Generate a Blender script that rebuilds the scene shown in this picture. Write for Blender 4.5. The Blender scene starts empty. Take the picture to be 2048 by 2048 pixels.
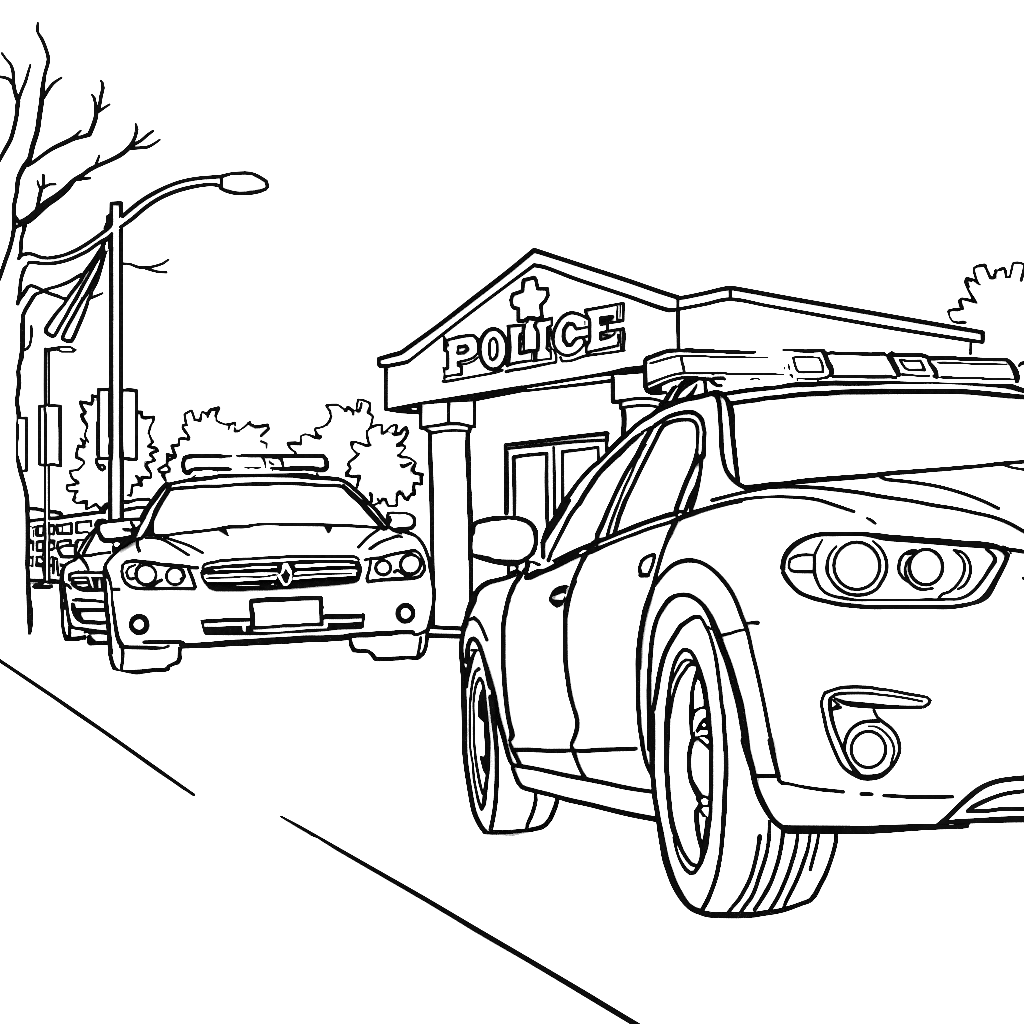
import bpy, math, re
import numpy as np
from mathutils import Vector, Matrix
from mathutils.geometry import delaunay_2d_cdt

# ------------------------------------------------------------------ scene, camera, light
sc = bpy.context.scene
COL = sc.collection
F, CX, HY, CH = 3800.0, 1024.0, 1100.0, 0.80      # focal length and horizon in units of the 2048 px frame, eye height in m

cam = bpy.data.objects.new('camera', bpy.data.cameras.new('camera'))
COL.objects.link(cam)
cam.location = (0, 0, CH)
cam.rotation_euler = (math.radians(90), 0, 0)
cam.data.sensor_width = 36.0
cam.data.lens = 36.0 * F / 2048
cam.data.shift_y = (HY - 1024) / 2048
cam.data.clip_start = 0.05
cam.data.clip_end = 3000
sc.camera = cam

w = bpy.data.worlds.new('World'); sc.world = w
w.use_nodes = True
bg = w.node_tree.nodes['Background']
bg.inputs['Color'].default_value = (1, 1, 1, 1)       # blank white overcast sky
bg.inputs['Strength'].default_value = 1.0
sun = bpy.data.objects.new('sun', bpy.data.lights.new('sun', 'SUN'))
sun.data.energy = 2.5; sun.data.angle = math.radians(40); sun.data.color = (1, 1, 1)
sun.rotation_euler = (math.radians(74), 0, math.radians(4))
COL.objects.link(sun)
sc.view_settings.view_transform = 'Standard'
sc.view_settings.look = 'None'
sc.view_settings.gamma = 1
sc.view_settings.exposure = 1.7
sc.cycles.max_bounces = 12
sc.cycles.diffuse_bounces = 12
sc.cycles.use_denoising = False
sc.cycles.pixel_filter_type = 'BOX'

# ------------------------------------------------------------------ materials
def paper(name, a, b, scale):
    m = bpy.data.materials.new(name); m.use_nodes = True
    nt = m.node_tree; nt.nodes.clear()
    out = nt.nodes.new('ShaderNodeOutputMaterial'); d = nt.nodes.new('ShaderNodeBsdfDiffuse')
    tc = nt.nodes.new('ShaderNodeTexCoord'); n = nt.nodes.new('ShaderNodeTexNoise'); r = nt.nodes.new('ShaderNodeValToRGB')
    n.inputs['Scale'].default_value = scale
    r.color_ramp.elements[0].color = (a, a, a, 1); r.color_ramp.elements[1].color = (b, b, b, 1)
    nt.links.new(tc.outputs['Object'], n.inputs['Vector']); nt.links.new(n.outputs['Fac'], r.inputs['Fac'])
    nt.links.new(r.outputs['Color'], d.inputs['Color']); nt.links.new(d.outputs['BSDF'], out.inputs['Surface'])
    return m
WHITE = {k: paper(k, .97, .985, s) for k, s in (('white_paint', 6), ('white_glass', 2), ('white_rubber', 20), ('white_plaster', 3),
                                              ('white_foliage', 9), ('white_bark', 12), ('white_paving', 1.5), ('white_metal', 15))}
INK = paper('black_ink', 0.0, 0.002, 30)

# ------------------------------------------------------------------ reading the measured outlines
REG = {'0': (0, 0, 1), 'A': (0, 0, .33126), 'B': (0, 600, .2588), 'C': (0, 960, .2588), 'D': (200, 880, .37267), 'E': (740, 460, .34161),
       'F': (1240, 540, .41822), 'G': (880, 1040, .42443), 'H': (1380, 1000, .3623), 'P': (40, 440, .14493), 'Q': (40, 1000, .176),
       'R': (380, 1080, .19669), 'L': (860, 530, .21739), 'M': (1260, 680, .15528), 'N': (1540, 680, .13458), 'O': (1770, 680, .14389),
       'W': (900, 1200, .24845), 'X': (1260, 1140, .18634), 'Y': (1300, 1480, .20704), 'Z': (930, 1010, .15528),
       'a': (340, 880, .17598), 'b': (540, 780, .17598), 'c': (1180, 780, .17598), 'd': (1880, 500, .15527)}
def pts(reg, txt, w0=6.0):
    ox, oy, s = REG[reg]; out = []; wl = None
    for tok in txt.split():
        if '/' in tok: tok, wl = tok.split('/'); wl = float(wl)
        x, y = tok.split(',')
        out.append((ox + float(x) * s, oy + float(y) * s, wl if wl is not None else w0))
    return out

def P3(u, v, d): return Vector(((u - CX) / F * d, d, CH + (HY - v) / F * d))

class Depth:
    """distance of a thing's surface: an exact plane, or a smooth sheet through measured points"""
    def __init__(s, ctl):
        c = np.array(ctl, float); s.n = len(c)
        if s.n == 2:
            s.k = (1/c[1, 2] - 1/c[0, 2]) / (c[1, 0] - c[0, 0]); s.u0, s.i0 = c[0, 0], 1/c[0, 2]
            return
        s.p = c[:, :2] / 1000.0; K = s._k(s.p, s.p); K += np.eye(s.n) * 1e-5
        Pm = np.c_[np.ones(s.n), s.p]; A = np.block([[K, Pm], [Pm.T, np.zeros((3, 3))]])
        s.w = np.linalg.solve(A, np.r_[1 / c[:, 2], 0, 0, 0]); s.lo, s.hi = c[:, 2].min()*.85, c[:, 2].max()*1.15
    def _k(s, a, b):
        r = np.sqrt(((a[:, None] - b[None]) ** 2).sum(-1)); return np.where(r > 0, r * r * np.log(r + 1e-12), 0)
    def __call__(s, u, v):
        if s.n == 2: return 1 / max(s.i0 + s.k * (u - s.u0), 1e-3)
        q = np.array([[u, v]]) / 1000.0
        i = (s._k(q, s.p) @ s.w[:s.n])[0] + s.w[s.n] + q[0, 0] * s.w[s.n+1] + q[0, 1] * s.w[s.n+2]
        return min(max(1 / max(i, 1e-3), s.lo), s.hi)
def at(d): return Depth([(0, 0, d), (1000, 0, d)])
class Shift:
    def __init__(s, D, k): s.D, s.k = D, k
    def __call__(s, u, v): return s.D(u, v) + s.k

# ------------------------------------------------------------------ mesh builder
def smooth(p, closed=False, step=7.0, corner=43):
    n = len(p)
    if n < 3 and not closed: return [p]
    idx = list(range(n))
    def turn(i):
        if not closed and i in (0, n-1): return 180
        a, b, c = p[(i-1) % n], p[i], p[(i+1) % n]
        v1 = (b[0]-a[0], b[1]-a[1]); v2 = (c[0]-b[0], c[1]-b[1])
        l = math.hypot(*v1) * math.hypot(*v2)
        return 0 if l < 1e-9 else math.degrees(math.acos(max(-1, min(1, (v1[0]*v2[0]+v1[1]*v2[1]) / l))))
    sharp = [turn(i) > corner for i in idx]
    if closed:
        s0 = next((i for i in idx if sharp[i]), None)
        order = [(i + (s0 or 0)) % n for i in range(n)] + [(s0 or 0)]
    else: order = idx
    runs, cur = [], []
    for k, i in enumerate(order[:-1]):
        j = order[k+1]; a, b = p[i], p[j]
        def tan(q, pr, nx): return (0, 0) if False else ((nx[0]-pr[0]) / 2, (nx[1]-pr[1]) / 2)
        L = math.hypot(b[0]-a[0], b[1]-a[1])
        def tg(i_, is_a):
            if sharp[i_] or (not closed and i_ in (0, n-1)): return ((b[0]-a[0]), (b[1]-a[1]))
            pr, nx = p[(i_-1) % n], p[(i_+1) % n]
            l1 = math.hypot(nx[0]-pr[0], nx[1]-pr[1]) or 1
            return ((nx[0]-pr[0]) / l1 * L, (nx[1]-pr[1]) / l1 * L)
        ta, tb = tg(i, True), tg(j, False)
        m = max(1, int(L / step))
        if not cur: cur = [a]
        for q in range(1, m+1):
            t = q / m; h1 = 2*t**3-3*t*t+1; h2 = t**3-2*t*t+t; h3 = -2*t**3+3*t*t; h4 = t**3-t*t
            cur.append((h1*a[0]+h2*ta[0]+h3*b[0]+h4*tb[0], h1*a[1]+h2*ta[1]+h3*b[1]+h4*tb[1], a[2]+(b[2]-a[2])*t))
        if sharp[j]: runs.append(cur); cur = []
    if cur: runs.append(cur)
    return runs

STEP = 0.0018
WK = 1.0
WA = 2.3
class MB:
    def __init__(s): s.v, s.f, s.m, s.bul = [], [], [], None
    def tube(s, P, R, mat=1, sides=8, caps=True):
        n = len(P)
        if n < 2: return
        T = [(P[min(i+1, n-1)] - P[max(i-1, 0)]).normalized() for i in range(n)]
        view = (P[0] - Vector((0, 0, CH))).normalized()
        ref = view if abs(view.dot(T[0])) < .95 else Vector((0, 0, 1))
        rings = []
        if caps:
            P = [P[0] - T[0]*R[0]*.8, P[0] - T[0]*R[0]*.45] + P + [P[-1] + T[-1]*R[-1]*.45, P[-1] + T[-1]*R[-1]*.8]
            R = [R[0]*.45, R[0]*.85] + R + [R[-1]*.85, R[-1]*.45]
            T = [T[0], T[0]] + T + [T[-1], T[-1]]
        N = None
        for p, t, r in zip(P, T, R):
            N = (ref if N is None else N) - t * (ref if N is None else N).dot(t)
            if N.length < 1e-6: N = t.orthogonal()
            N.normalize(); B = t.cross(N); b0 = len(s.v)
            for k in range(sides):
                a = 2*math.pi*k/sides; s.v.append(p + (N*math.cos(a) + B*math.sin(a)) * r)
            rings.append(b0)
        for a, b in zip(rings, rings[1:]):
            for k in range(sides):
                s.f.append((a+k, a+(k+1) % sides, b+(k+1) % sides, b+k)); s.m.append(mat)
        s.f.append(tuple(rings[0]+k for k in reversed(range(sides)))); s.m.append(mat)
        s.f.append(tuple(rings[-1]+k for k in range(sides))); s.m.append(mat)
    def bulge(s, u, v):
        if not s.bul: return 0.0
        f, rad, infl = s.bul; dd = f(u, v)
        return infl * math.sqrt(max(0, 1 - (1 - min(dd / max(rad*.7, 1e-6), 1))**2))
    def stroke(s, p, D, lvl=1, closed=False, mat=1, pull=True):
        for run in smooth(p, closed):
            if closed and len(run) > 2 and math.hypot(run[0][0]-run[-1][0], run[0][1]-run[-1][1]) < 1e-6: run = run + [run[1]]
            Q, R = [], []
            for u, v, w_ in run:
                d = D(u, v); r = (w_ * WK + WA) / 2 / F * d
                dd = d - lvl*STEP*d - (r*.8 if pull else 0) - s.bulge(u, v)
                Q.append(P3(u, v, dd)); R.append((w_ * WK + WA) / 2 / F * dd)
            s.tube(Q, R, mat)
    def line(s, p, D, lvl):
        for a, b in zip(p, p[1:] + p[:1]):
            Q, R = [], []
            for t in (0, .5, 1):
                u, v = a[0]+(b[0]-a[0])*t, a[1]+(b[1]-a[1])*t; d = D(u, v); d -= lvl*STEP*d
                Q.append(P3(u, v, d)); R.append((a[2] + WA) / 2 / F * d)
            s.tube(Q, R, 1, 5)
    def panel(s, p, D, lvl=0, thick=.02, back=None, mat=0, inflate=0, grid=None, rnd=False):
        if rnd: p = [q for run in smooth(p, True) for q in run[:-1]]
        P2 = [(q[0], q[1]) for q in p]
        xs = [q[0] for q in P2]; ys = [q[1] for q in P2]
        ext = max(max(xs)-min(xs), max(ys)-min(ys)); g = grid or max(ext / 12, 8)
        inner = []
        E = [(Vector(P2[i]), Vector(P2[(i+1) % len(P2)])) for i in range(len(P2))]
        def dist(x, y):
            q = Vector((x, y)); best = 1e9
            for a, b in E:
                ab = b-a; t = max(0, min(1, (q-a).dot(ab) / max(ab.length_squared, 1e-9))); best = min(best, (a+ab*t-q).length)
            return best
        def inside(x, y):
            c = False
            for a, b in E:
                if (a.y > y) != (b.y > y) and x < (b.x-a.x)*(y-a.y)/(b.y-a.y)+a.x: c = not c
            return c
        if inflate or not (isinstance(D, Depth) and D.n == 2):
            y = min(ys)+g/2
            while y < max(ys):
                x = min(xs)+g/2
                while x < max(xs):
                    if inside(x, y) and dist(x, y) > g*.3: inner.append((x, y))
                    x += g
                y += g
        # long edges need points as well, so that they follow the sheet
        bp = []
        for a, b in E:
            m = max(1, int((b-a).length / (g*1.5))) if inner else 1
            for k in range(m): q = a + (b-a)*(k/m); bp.append((q.x, q.y))
        V, Ed, Fc, *_ = delaunay_2d_cdt([Vector(q) for q in bp + inner], [], [list(range(len(bp)))], 1, 1e-4)
        b0 = len(s.v); nv = len(V); rad = max((dist(v.x, v.y) for v in V), default=1) if inflate else 1
        front, rear = [], []
        if inflate: s.bul = (lambda x, y: dist(x, y) if inside(x, y) else 0.0, rad, inflate)
        for v in V:
            d = D(v.x, v.y); d -= lvl*STEP*d + (0 if inflate or not s.bul else s.bul[2]); bu = 0
            if inflate:
                t = min(dist(v.x, v.y) / max(rad*.7, 1e-6), 1); bu = inflate * math.sqrt(max(0, 1-(1-t)**2))
            f_ = P3(v.x, v.y, d - bu)
            front.append(f_)
            if back: rear.append(back(P3(v.x, v.y, d)))
            elif inflate: rear.append(P3(v.x, v.y, d + bu + max(thick, .004*d)))
            else:
                c = f_ - Vector((0, 0, CH)); rear.append(Vector((0, 0, CH)) + c * (1 + thick / c.length))
        s.v += front + rear
        cnt = {}
        for f in Fc:
            a2 = sum(V[f[i]].x*V[f[(i+1) % len(f)]].y - V[f[(i+1) % len(f)]].x*V[f[i]].y for i in range(len(f)))
            f = tuple(f) if a2 > 0 else tuple(reversed(f))
            s.f.append(tuple(b0+i for i in f)); s.m.append(mat)
            s.f.append(tuple(b0+nv+i for i in reversed(f))); s.m.append(mat)
            for i in range(len(f)): cnt[(f[i], f[(i+1) % len(f)])] = 1
        for (i, j) in cnt:
            if (j, i) not in cnt: s.f.append((b0+j, b0+i, b0+nv+i, b0+nv+j)); s.m.append(mat)
    def box(s, c, size, ax=Vector((1, 0, 0)), mat=0):
        ay = Vector((-ax.y, ax.x, 0)); b = len(s.v)
        for z in (-1, 1):
            for y in (-1, 1):
                for x in (-1, 1): s.v.append(c + ax*x*size[0]/2 + ay*y*size[1]/2 + Vector((0, 0, z*size[2]/2)))
        for f in ((0,2,3,1), (4,5,7,6), (0,1,5,4), (2,6,7,3), (0,4,6,2), (1,3,7,5)): s.f.append(tuple(b+i for i in f)); s.m.append(mat)
    def link(s, name, white, parent=None):
        me = bpy.data.meshes.new(name); org = Vector((0, 0, 0))
        if parent is not None: org = parent['_o']; org = Vector(org)
        me.from_pydata([v - org for v in s.v], [], s.f)
        me.materials.append(WHITE[white]); me.materials.append(INK)
        me.polygons.foreach_set('material_index', s.m); me.update()
        o = bpy.data.objects.new(name, me); COL.objects.link(o)
        if parent is not None: o.parent = parent; o['_o'] = tuple(org)
        return o

# drawing notation of one part:  p outline filled and inked | q filled only | i rounded solid | s line | o closed line | b black area | w white area | e ring
S0 = 0.0
def draw(mb, D, txt, thick=.02, lvl=0, inflate=.05, grid=None):
    for ln in txt.strip().splitlines():
        ln = ln.strip()
        if not ln: continue
        head, body = ln.split(':', 1); h = head.split(); op, reg = h[0], h[1]; w_ = float(h[2]) if len(h) > 2 else 6.0
        L = float(h[3]) if len(h) > 3 else None
        p = pts(reg, body, w_)
        if op in 'pq':
            mb.panel(p, D, lvl if L is None else L, thick, grid=grid)
            if op == 'p': mb.stroke(p, D, (lvl if L is None else L) + 1 + S0, True)
        elif op == 'i':
            mb.panel(p, D, lvl, thick, inflate=inflate, grid=grid)
        elif op == 's': mb.stroke(p, D, lvl + 1 + S0 if L is None else L)
        elif op == 'o': mb.stroke(p, D, lvl + 1 + S0 if L is None else L, True)
        elif op == 'b': 
            mb.panel(p, D, lvl + 2.5 + S0 if L is None else L, .004 * D(p[0][0], p[0][1]) * .5, mat=1)
            if not mb.bul: mb.line([(q[0], q[1], -.5) for q in p], D, lvl + 2.5 + S0 if L is None else L)
        elif op == 'w':
            mb.panel(p, D, lvl + 6 + S0, .002 * D(p[0][0], p[0][1]), mat=0)
            if not mb.bul and D(p[0][0], p[0][1]) > 3.9: mb.line([(q[0], q[1], -.7) for q in p], D, lvl + 6.3 + S0)
        elif op == 'e':                                    # body holds "cx,cy rx,ry" in region units
            s_ = REG[reg][2]; t = body.split(); cx, cy = map(float, t[0].split(',')); rx, ry = map(float, t[1].split(','))
            q = [(REG[reg][0]+(cx+rx*math.cos(a))*s_, REG[reg][1]+(cy+ry*math.sin(a))*s_, w_) for a in [2*math.pi*k/20 for k in range(20)]]
            mb.stroke(q, D, lvl + 1 + S0 if L is None else L, True)
        elif op == 'E':
            s_ = REG[reg][2]; t = body.split(); cx, cy = map(float, t[0].split(',')); rx, ry = map(float, t[1].split(','))
            q = [(REG[reg][0]+(cx+rx*math.cos(a))*s_, REG[reg][1]+(cy+ry*math.sin(a))*s_, w_) for a in [2*math.pi*k/24 for k in range(24)]]
            mb.panel(q, D, lvl, thick, grid=grid); mb.stroke(q, D, lvl + 1 + S0, True)
    return mb

def thing(name, label, cat, loc, group=None):
    o = bpy.data.objects.new(name, None); COL.objects.link(o); o.location = loc; o['_o'] = tuple(loc)
    o.empty_display_size = .2
    o['label'] = label; o['category'] = cat
    if group: o['group'] = group
    return o
def part(parent, name, D, txt, white='white_paint', label=None, **k):
    o = draw(MB(), D, txt, **k).link(name, white, parent)
    if parent.parent is None: pass
    if label: o['label'] = label
    return o
def sub(parent, name, D, txt, white='white_paint', **k):
    return draw(MB(), D, txt, **k).link(name, white, parent)

# ------------------------------------------------------------------ ground
CONTACT = [(1400, 1826, 4.0), (975, 1668, 6.1), (1090, 1668, 6.35), (930, 1678, 6.5), (985, 1684, 5.75), (1100, 1684, 5.85), (930, 1684, 5.9), (1600, 1826, 4.1), (250, 1345, 12.2), (800, 1318, 12.9), (150, 1288, 16.2), (900, 1290, 19.6), (55, 1268, 18.0)]
CP = [P3(*c) for c in CONTACT]
Z0 = -.02
sg = lambda b: .42 if b.y < 8 else .3+.1*b.y
_B = np.array([[math.exp(-((a.x-b.x)**2+(a.y-b.y)**2)/sg(b)**2) for b in CP] for a in CP]) + np.eye(len(CP))*.004
_W = np.linalg.solve(_B, np.array([a.z - Z0 for a in CP]))
def gz(x, y): return float(sum(wi*math.exp(-((x-b.x)**2+(y-b.y)**2)/sg(b)**2) for wi, b in zip(_W, CP))) - .006 + Z0
def sheet(name, xs, ys, lift, keep=None, extra=None):
    mb = MB(); n = len(xs)
    for y in ys:
        for x in xs:
            X = x(y) if callable(x) else x
            mb.v.append(Vector((X, y, gz(X, y) + lift)))
    for j in range(len(ys)-1):
        for i in range(n-1): mb.f.append((j*n+i, j*n+i+1, (j+1)*n+i+1, (j+1)*n+i)); mb.m.append(0)
    if extra: extra(mb)
    o = mb.link(name, 'white_paving'); o['kind'] = 'structure'; return o
gx = [-600, -300, -120, -60, -30, -20] + [-14 + .35*i for i in range(81)] + [20, 30, 60, 120, 300, 600]
gy = [-60, -20, -5] + [.25*i for i in range(100)] + [26, 28, 31, 35, 40, 50, 70, 110, 200, 400, 800, 1500]
sheet('ground', gx, gy, 0)
def ground_point(u, v, it=30):
    lo, hi = 1.0, 60.0
    for _ in range(40):
        d = (lo+hi)/2; p = P3(u, v, d)
        if p.z > gz(p.x, p.y): lo = d
        else: hi = d
    return d
GD = lambda u, v: ground_point(u, v) - .05
EDGE1 = pts('0', "-30,1303 0,1323 106,1394 212,1467 318,1542 388,1590/5", 8)
EDGE2 = pts('0', "562,1633/3 600,1654/5 636,1675/6 742,1736/7 848,1797/8 954,1860/9 1060,1922/9 1166,1985/10 1269,2047/10 1400,2124/10", 8)
_e = [P3(u, v, ground_point(u, v)) for u, v in ((-30, 1303), (212, 1467), (388, 1590), (562, 1633), (848, 1797), (1269, 2048), (1400, 2128))]
def edge_x(y):
    q = sorted(_e, key=lambda p: p.y)
    if y <= q[0].y: a, b = q[0], q[1]
    elif y >= q[-1].y: a, b = q[-2], q[-1]
    else:
        k = next(i for i in range(len(q)-1) if q[i].y <= y <= q[i+1].y); a, b = q[k], q[k+1]
    return a.x + (b.x-a.x)*(y-a.y)/(b.y-a.y)
def road_ink(mb):
    mb.stroke(EDGE1, GD, 0); mb.stroke(EDGE2, GD, 0)
sheet('road', [lambda y, k=k: edge_x(y) - k for k in (14, 10, 7, 5, 3.5, 2.4, 1.6, 1.0, .5, 0.02)], [.5+.2*i for i in range(80)], .004, extra=road_ink)

# ------------------------------------------------------------------ police station
FA = Depth([(770, 0, 20.5), (1285, 0, 16.2)])          # porch front
FW = Shift(FA, 1.6)                                    # wall behind the columns
st = thing('police_station', 'police station with a columned gable porch and two tall windows', 'building', P3(1025, 1262, 18.4))
draw_ = part
part(st, 'pediment', FA, """
q E : 92,790 220,770 240,755 430,605 600,475 800,325 960,205 1200,285 1500,385 1750,468 1798,465 1798,772 1600,800 1400,828 890,915 620,957 300,1008 95,1048
s E 6.5 : 92,800 92,1050
b E : 90,1046 300,1006 600,958 890,910 905,947 620,1002 450,1010 300,1022 290,1078 180,1073 100,1060
w E : 230,1050 255,1040 272,1040 275,1053
s E 6 : 890,922/6 1100,888/6 1300,855/6 1400,840/8 1500,825/14 1600,815/15 1660,806/15
s E 6 : 900,943/4 1100,920/5 1300,897/6 1415,882/6
s E 5 : 880,938 910,930
""", white='white_plaster', thick=1.0, lvl=-1)
part(st, 'roof', Shift(FA, -.12), """
q E : 60,752 130,738 185,720 220,695 400,565 600,410 800,255 962,120 1100,160 1300,225 1500,292 1700,360 1806,395 1806,462 1750,468 1500,385 1200,285 965,208 800,325 600,475 430,605 240,758 220,772 100,795 60,795
s E 8 : 58,752/7 130,732/8 180,718/8 220,690/8 400,560/8 600,405/9 800,250/9 960,118/9 1100,163/8 1300,228/8 1500,293/8 1700,362/8 1804,395/8
s E 7 : 100,797/7 220,772/7 240,758/6 430,607/6 600,475/6 800,325/6 960,206/7 1020,217/7 1200,285/7 1500,385/7 1750,470/8 1806,462/6
s E 7 : 52,750/6 50,775/6 55,795/7 95,798/8
""", white='white_plaster', thick=3.0)
CD = Shift(FA, .25)
def column(txt_cap, txt_shaft, shaft_poly, cap_poly, base):
    c = part(st, 'column', CD, "i E : " + shaft_poly + "\n" + txt_shaft, white='white_plaster', inflate=.18, thick=.0)
    sub(c, 'capital', Shift(CD, -.24), "q E : " + cap_poly + "\n" + txt_cap, white='white_plaster', thick=.55, lvl=-2)
    return c
column("""s E 6 : 295,1020 295,1158 320,1162
s E 5 : 460,1008/5 458,1128/5
s E 6 : 612,1000 612,1152
s E 5 : 295,1158/5 340,1150/4 400,1143/5 450,1134/6 520,1134/6 570,1145/5 612,1152/5
s E 5 : 320,1165/5 345,1180/6 365,1188/6 400,1182/5 440,1175/4 550,1175/4 585,1182/5 588,1165/4
s E 4 : 580,1155 580,1165""",
"""s E 9 : 352,1195/9 355,1330/9 360,1500/9 363,1640/9 366,1932/7
s 0 9 : 865,1100/7 866,1160/9 867,1258/8
s E 9 : 573,1175/8 573,1300/10 580,1500/8 585,1640/10 590,1800/9 590,1932/9
s G 8 : 142,0/8 142,80/8 145,200/8 147,400/8
""", "352,1180 573,1180 590,1932 585,2340 372,2340 366,1932", "295,1012 612,996 612,1152 588,1185 345,1188 295,1160", None)
column("""s E 7 : 1420,862/7 1422,1005/8 1470,1008/6
s E 5 : 1422,1007/6 1500,995/5 1580,985/5 1660,990/5 1710,1003/5
s E 6 : 1465,1015 1468,1045 1490,1038/5 1590,1027/5 1650,1030/5 1710,1042/5
""", """s E 9 : 1482,1045/9 1487,1110/9 1482,1215/8
""", "1482,1030 1760,1020 1760,2400 1490,2400", "1420,862 1800,830 1800,1000 1760,1040 1480,1040 1470,1010 1422,1005", None)
part(st, 'wall', FW, "q E : 385,1000 1900,700 1900,2330 385,2330", white='white_plaster', thick=6)
def window(frame, panes, ink):
    w_ = part(st, 'window', FW, "q E : " + frame + "\n" + ink[0], white='white_plaster', thick=.05, lvl=25)
    for p_, i_ in zip(panes, ink[1:]): sub(w_, 'pane', FW, "q E : " + p_ + "\n" + i_, white='white_glass', lvl=32)
window("795,1258 1390,1190 1390,1300 1390,1900 795,1950", ["845,1330 1035,1312 1042,1900 845,1900", "1128,1298 1335,1278 1345,1900 1128,1900"],
 ["""s E 6 : 795,1660/6 795,1450/7 792,1258/6 1000,1235/7 1200,1210/7 1390,1190/8 1385,1260/6 1390,1300/7
s E 5 : 805,1280/4 1000,1260/5 1200,1240/5 1380,1230/5
s E 4 : 805,1300/3 805,1600/4 802,1660/5
s E 6 : 1075,1272/4 1078,1400/5 1080,1600/5 1085,1700/6""",
 """s E 7 : 845,1665/6 845,1500/7 840,1330/7 900,1320/6 1035,1308/6 1033,1450/7 1036,1640/7 1040,1760/6""",
 """s E 5 : 1128,1610/6 1128,1450/5 1126,1297/6 1200,1290/5 1335,1272/5 1338,1365/4"""])
WG = Depth([(1355, 0, 15.8), (1965, 0, 19.5)])
part(st, 'side_wing', WG, """
q F : 277,165 400,150 527,122 700,155 1000,210 1300,265 1740,345 1682,345 1682,800 277,800
s F 5.5 6 : 277,190/7 277,260/8 279,300/7 280,385/7
s F 5 : 1678,350/4 1676,402/4""", white='white_plaster', thick=5)
part(st, 'wing_roof', Shift(WG, -.15), """
q F : 277,132 400,108 527,86 800,132 1100,185 1400,238 1735,298 1735,345 1680,342 1300,275 1000,220 700,168 527,140 400,162 277,190
s F 6 : 270,133/7 300,132/7 400,112/7 520,86/8 560,90/8 800,134/8 1100,187/8 1400,240/8 1600,275/8 1735,298/7 1735,345/6
s F 6 : 277,188/6 400,165/6 527,140/7 700,170/6 1000,225/7 1300,278/7 1680,338/7 1735,345/6
s F 5.5 : 277,135/5 277,188/5
s F 5 : 528,90 528,140""", white='white_plaster', thick=5.5)
part(st, 'step', Shift(FA, -.3), """
q 0 : 858,1252 1400,1240 1400,1310 858,1298
s 0 6 3 : 862,1254/7 900,1256/7 925,1257/7
s 0 6 3 : 858,1271/8 900,1272/8 925,1273/8""", white='white_paving', thick=2.2)

LD = Shift(FA, -.16)
lt = thing('sign_lettering', 'raised capital letters spelling POLICE on the gable of the station', 'sign', P3(1060, 740, LD(1060, 740)))
def letter(txt, k=0):
    global WA
    WA = 1.4; o = part(lt, 'letter', LD, txt, white='white_metal', thick=.1, lvl=k)
    WA = 2.3; return o
letter("""q L : 130,660 350,640 430,660 450,700 440,800 330,880 290,900 290,1005 150,1030 125,1060 130,950 165,950 165,790 130,780
s L 5 : 126,655/4 135,685/7 138,790/7
s L 6 : 138,785/6 160,800/6 163,860/6 162,950/6 130,955/5
s L 5 : 122,945/4 130,960/5 133,1000/4 133,1045/5
s L 5 : 135,690/5 160,690/5 250,665/7 340,650/6 400,648/6 440,685/8 452,740/9 440,810/5 400,850/5 340,875/5 255,893/5 258,925/6 290,935/6 290,1005/6 230,1010/4 140,1028/5
s L 5 : 143,700/5 165,740/5
s L 4 : 270,915/3 340,908/4 400,885/4 440,850/4
s L 7 : 258,755/7 330,745/7 348,775/7 310,808/7 255,812/6 256,780/5
s L 5 : 118,1070/6 170,1068/6 300,1045/5 450,1018/5 600,990/5 665,968/6""")
letter("""q L : 585,585 650,610 700,680 712,770 690,880 640,940 560,965 490,910 455,800 470,690 520,610
e L 8 : 583,774 127,188
b L : 580,655 610,670 628,710 632,780 625,840 600,875 575,890 545,870 530,810 530,730 545,685
w L : 580,690 595,700 605,740 602,810 590,840 575,855 562,830 560,760 565,710""", 1)
letter("""q L : 725,570 860,560 870,800 930,800 975,780 975,880 725,920
s L 6 : 715,562/6 800,558/6 865,550/5
s L 7 : 722,570/6 725,640/7 732,760/8 726,850/7 722,890/7 712,930/6
s L 6 : 725,918/6 800,898/6 930,880/5
s L 5 : 705,880/4 700,920/4
s L 5 : 855,565/5 850,620/4 825,640/5 825,800/7 830,820/5 925,798/4
s L 6 : 870,560/5 865,620/4 868,780/5
s L 6 : 820,812/6 880,795/8 930,785/7 980,775/6
s L 4 : 838,640/3 855,700/3 838,760/2
s L 5 : 962,790/6 965,875/6
s L 3 : 938,800/2 935,880/2
s L 6 : 700,982/7 770,965/6 850,955/6 1000,925/6 1100,905/5 1160,895/5 1160,830/5 1140,780/4""")
letter("""q L : 980,510 1115,490 1125,580 1080,590 1080,770 1115,800 1115,865 980,880
s L 7 : 880,560/4 905,495/5 960,500/7 1000,510/7 1090,498/7 1125,482/4
s L 6 : 978,520/6 960,560/7 990,610/7 992,700/9 990,780/8 980,800/5 980,875/4
s L 6 : 1122,485/5 1120,555/5 1075,578/5 1080,680/6 1075,770/6 1110,800/5 1112,865/4 1040,870/4 950,885/5
s L 5 : 1100,600/6 1110,590/5 1098,660/5 1100,740/5 1120,775/5""", 2)
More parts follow.
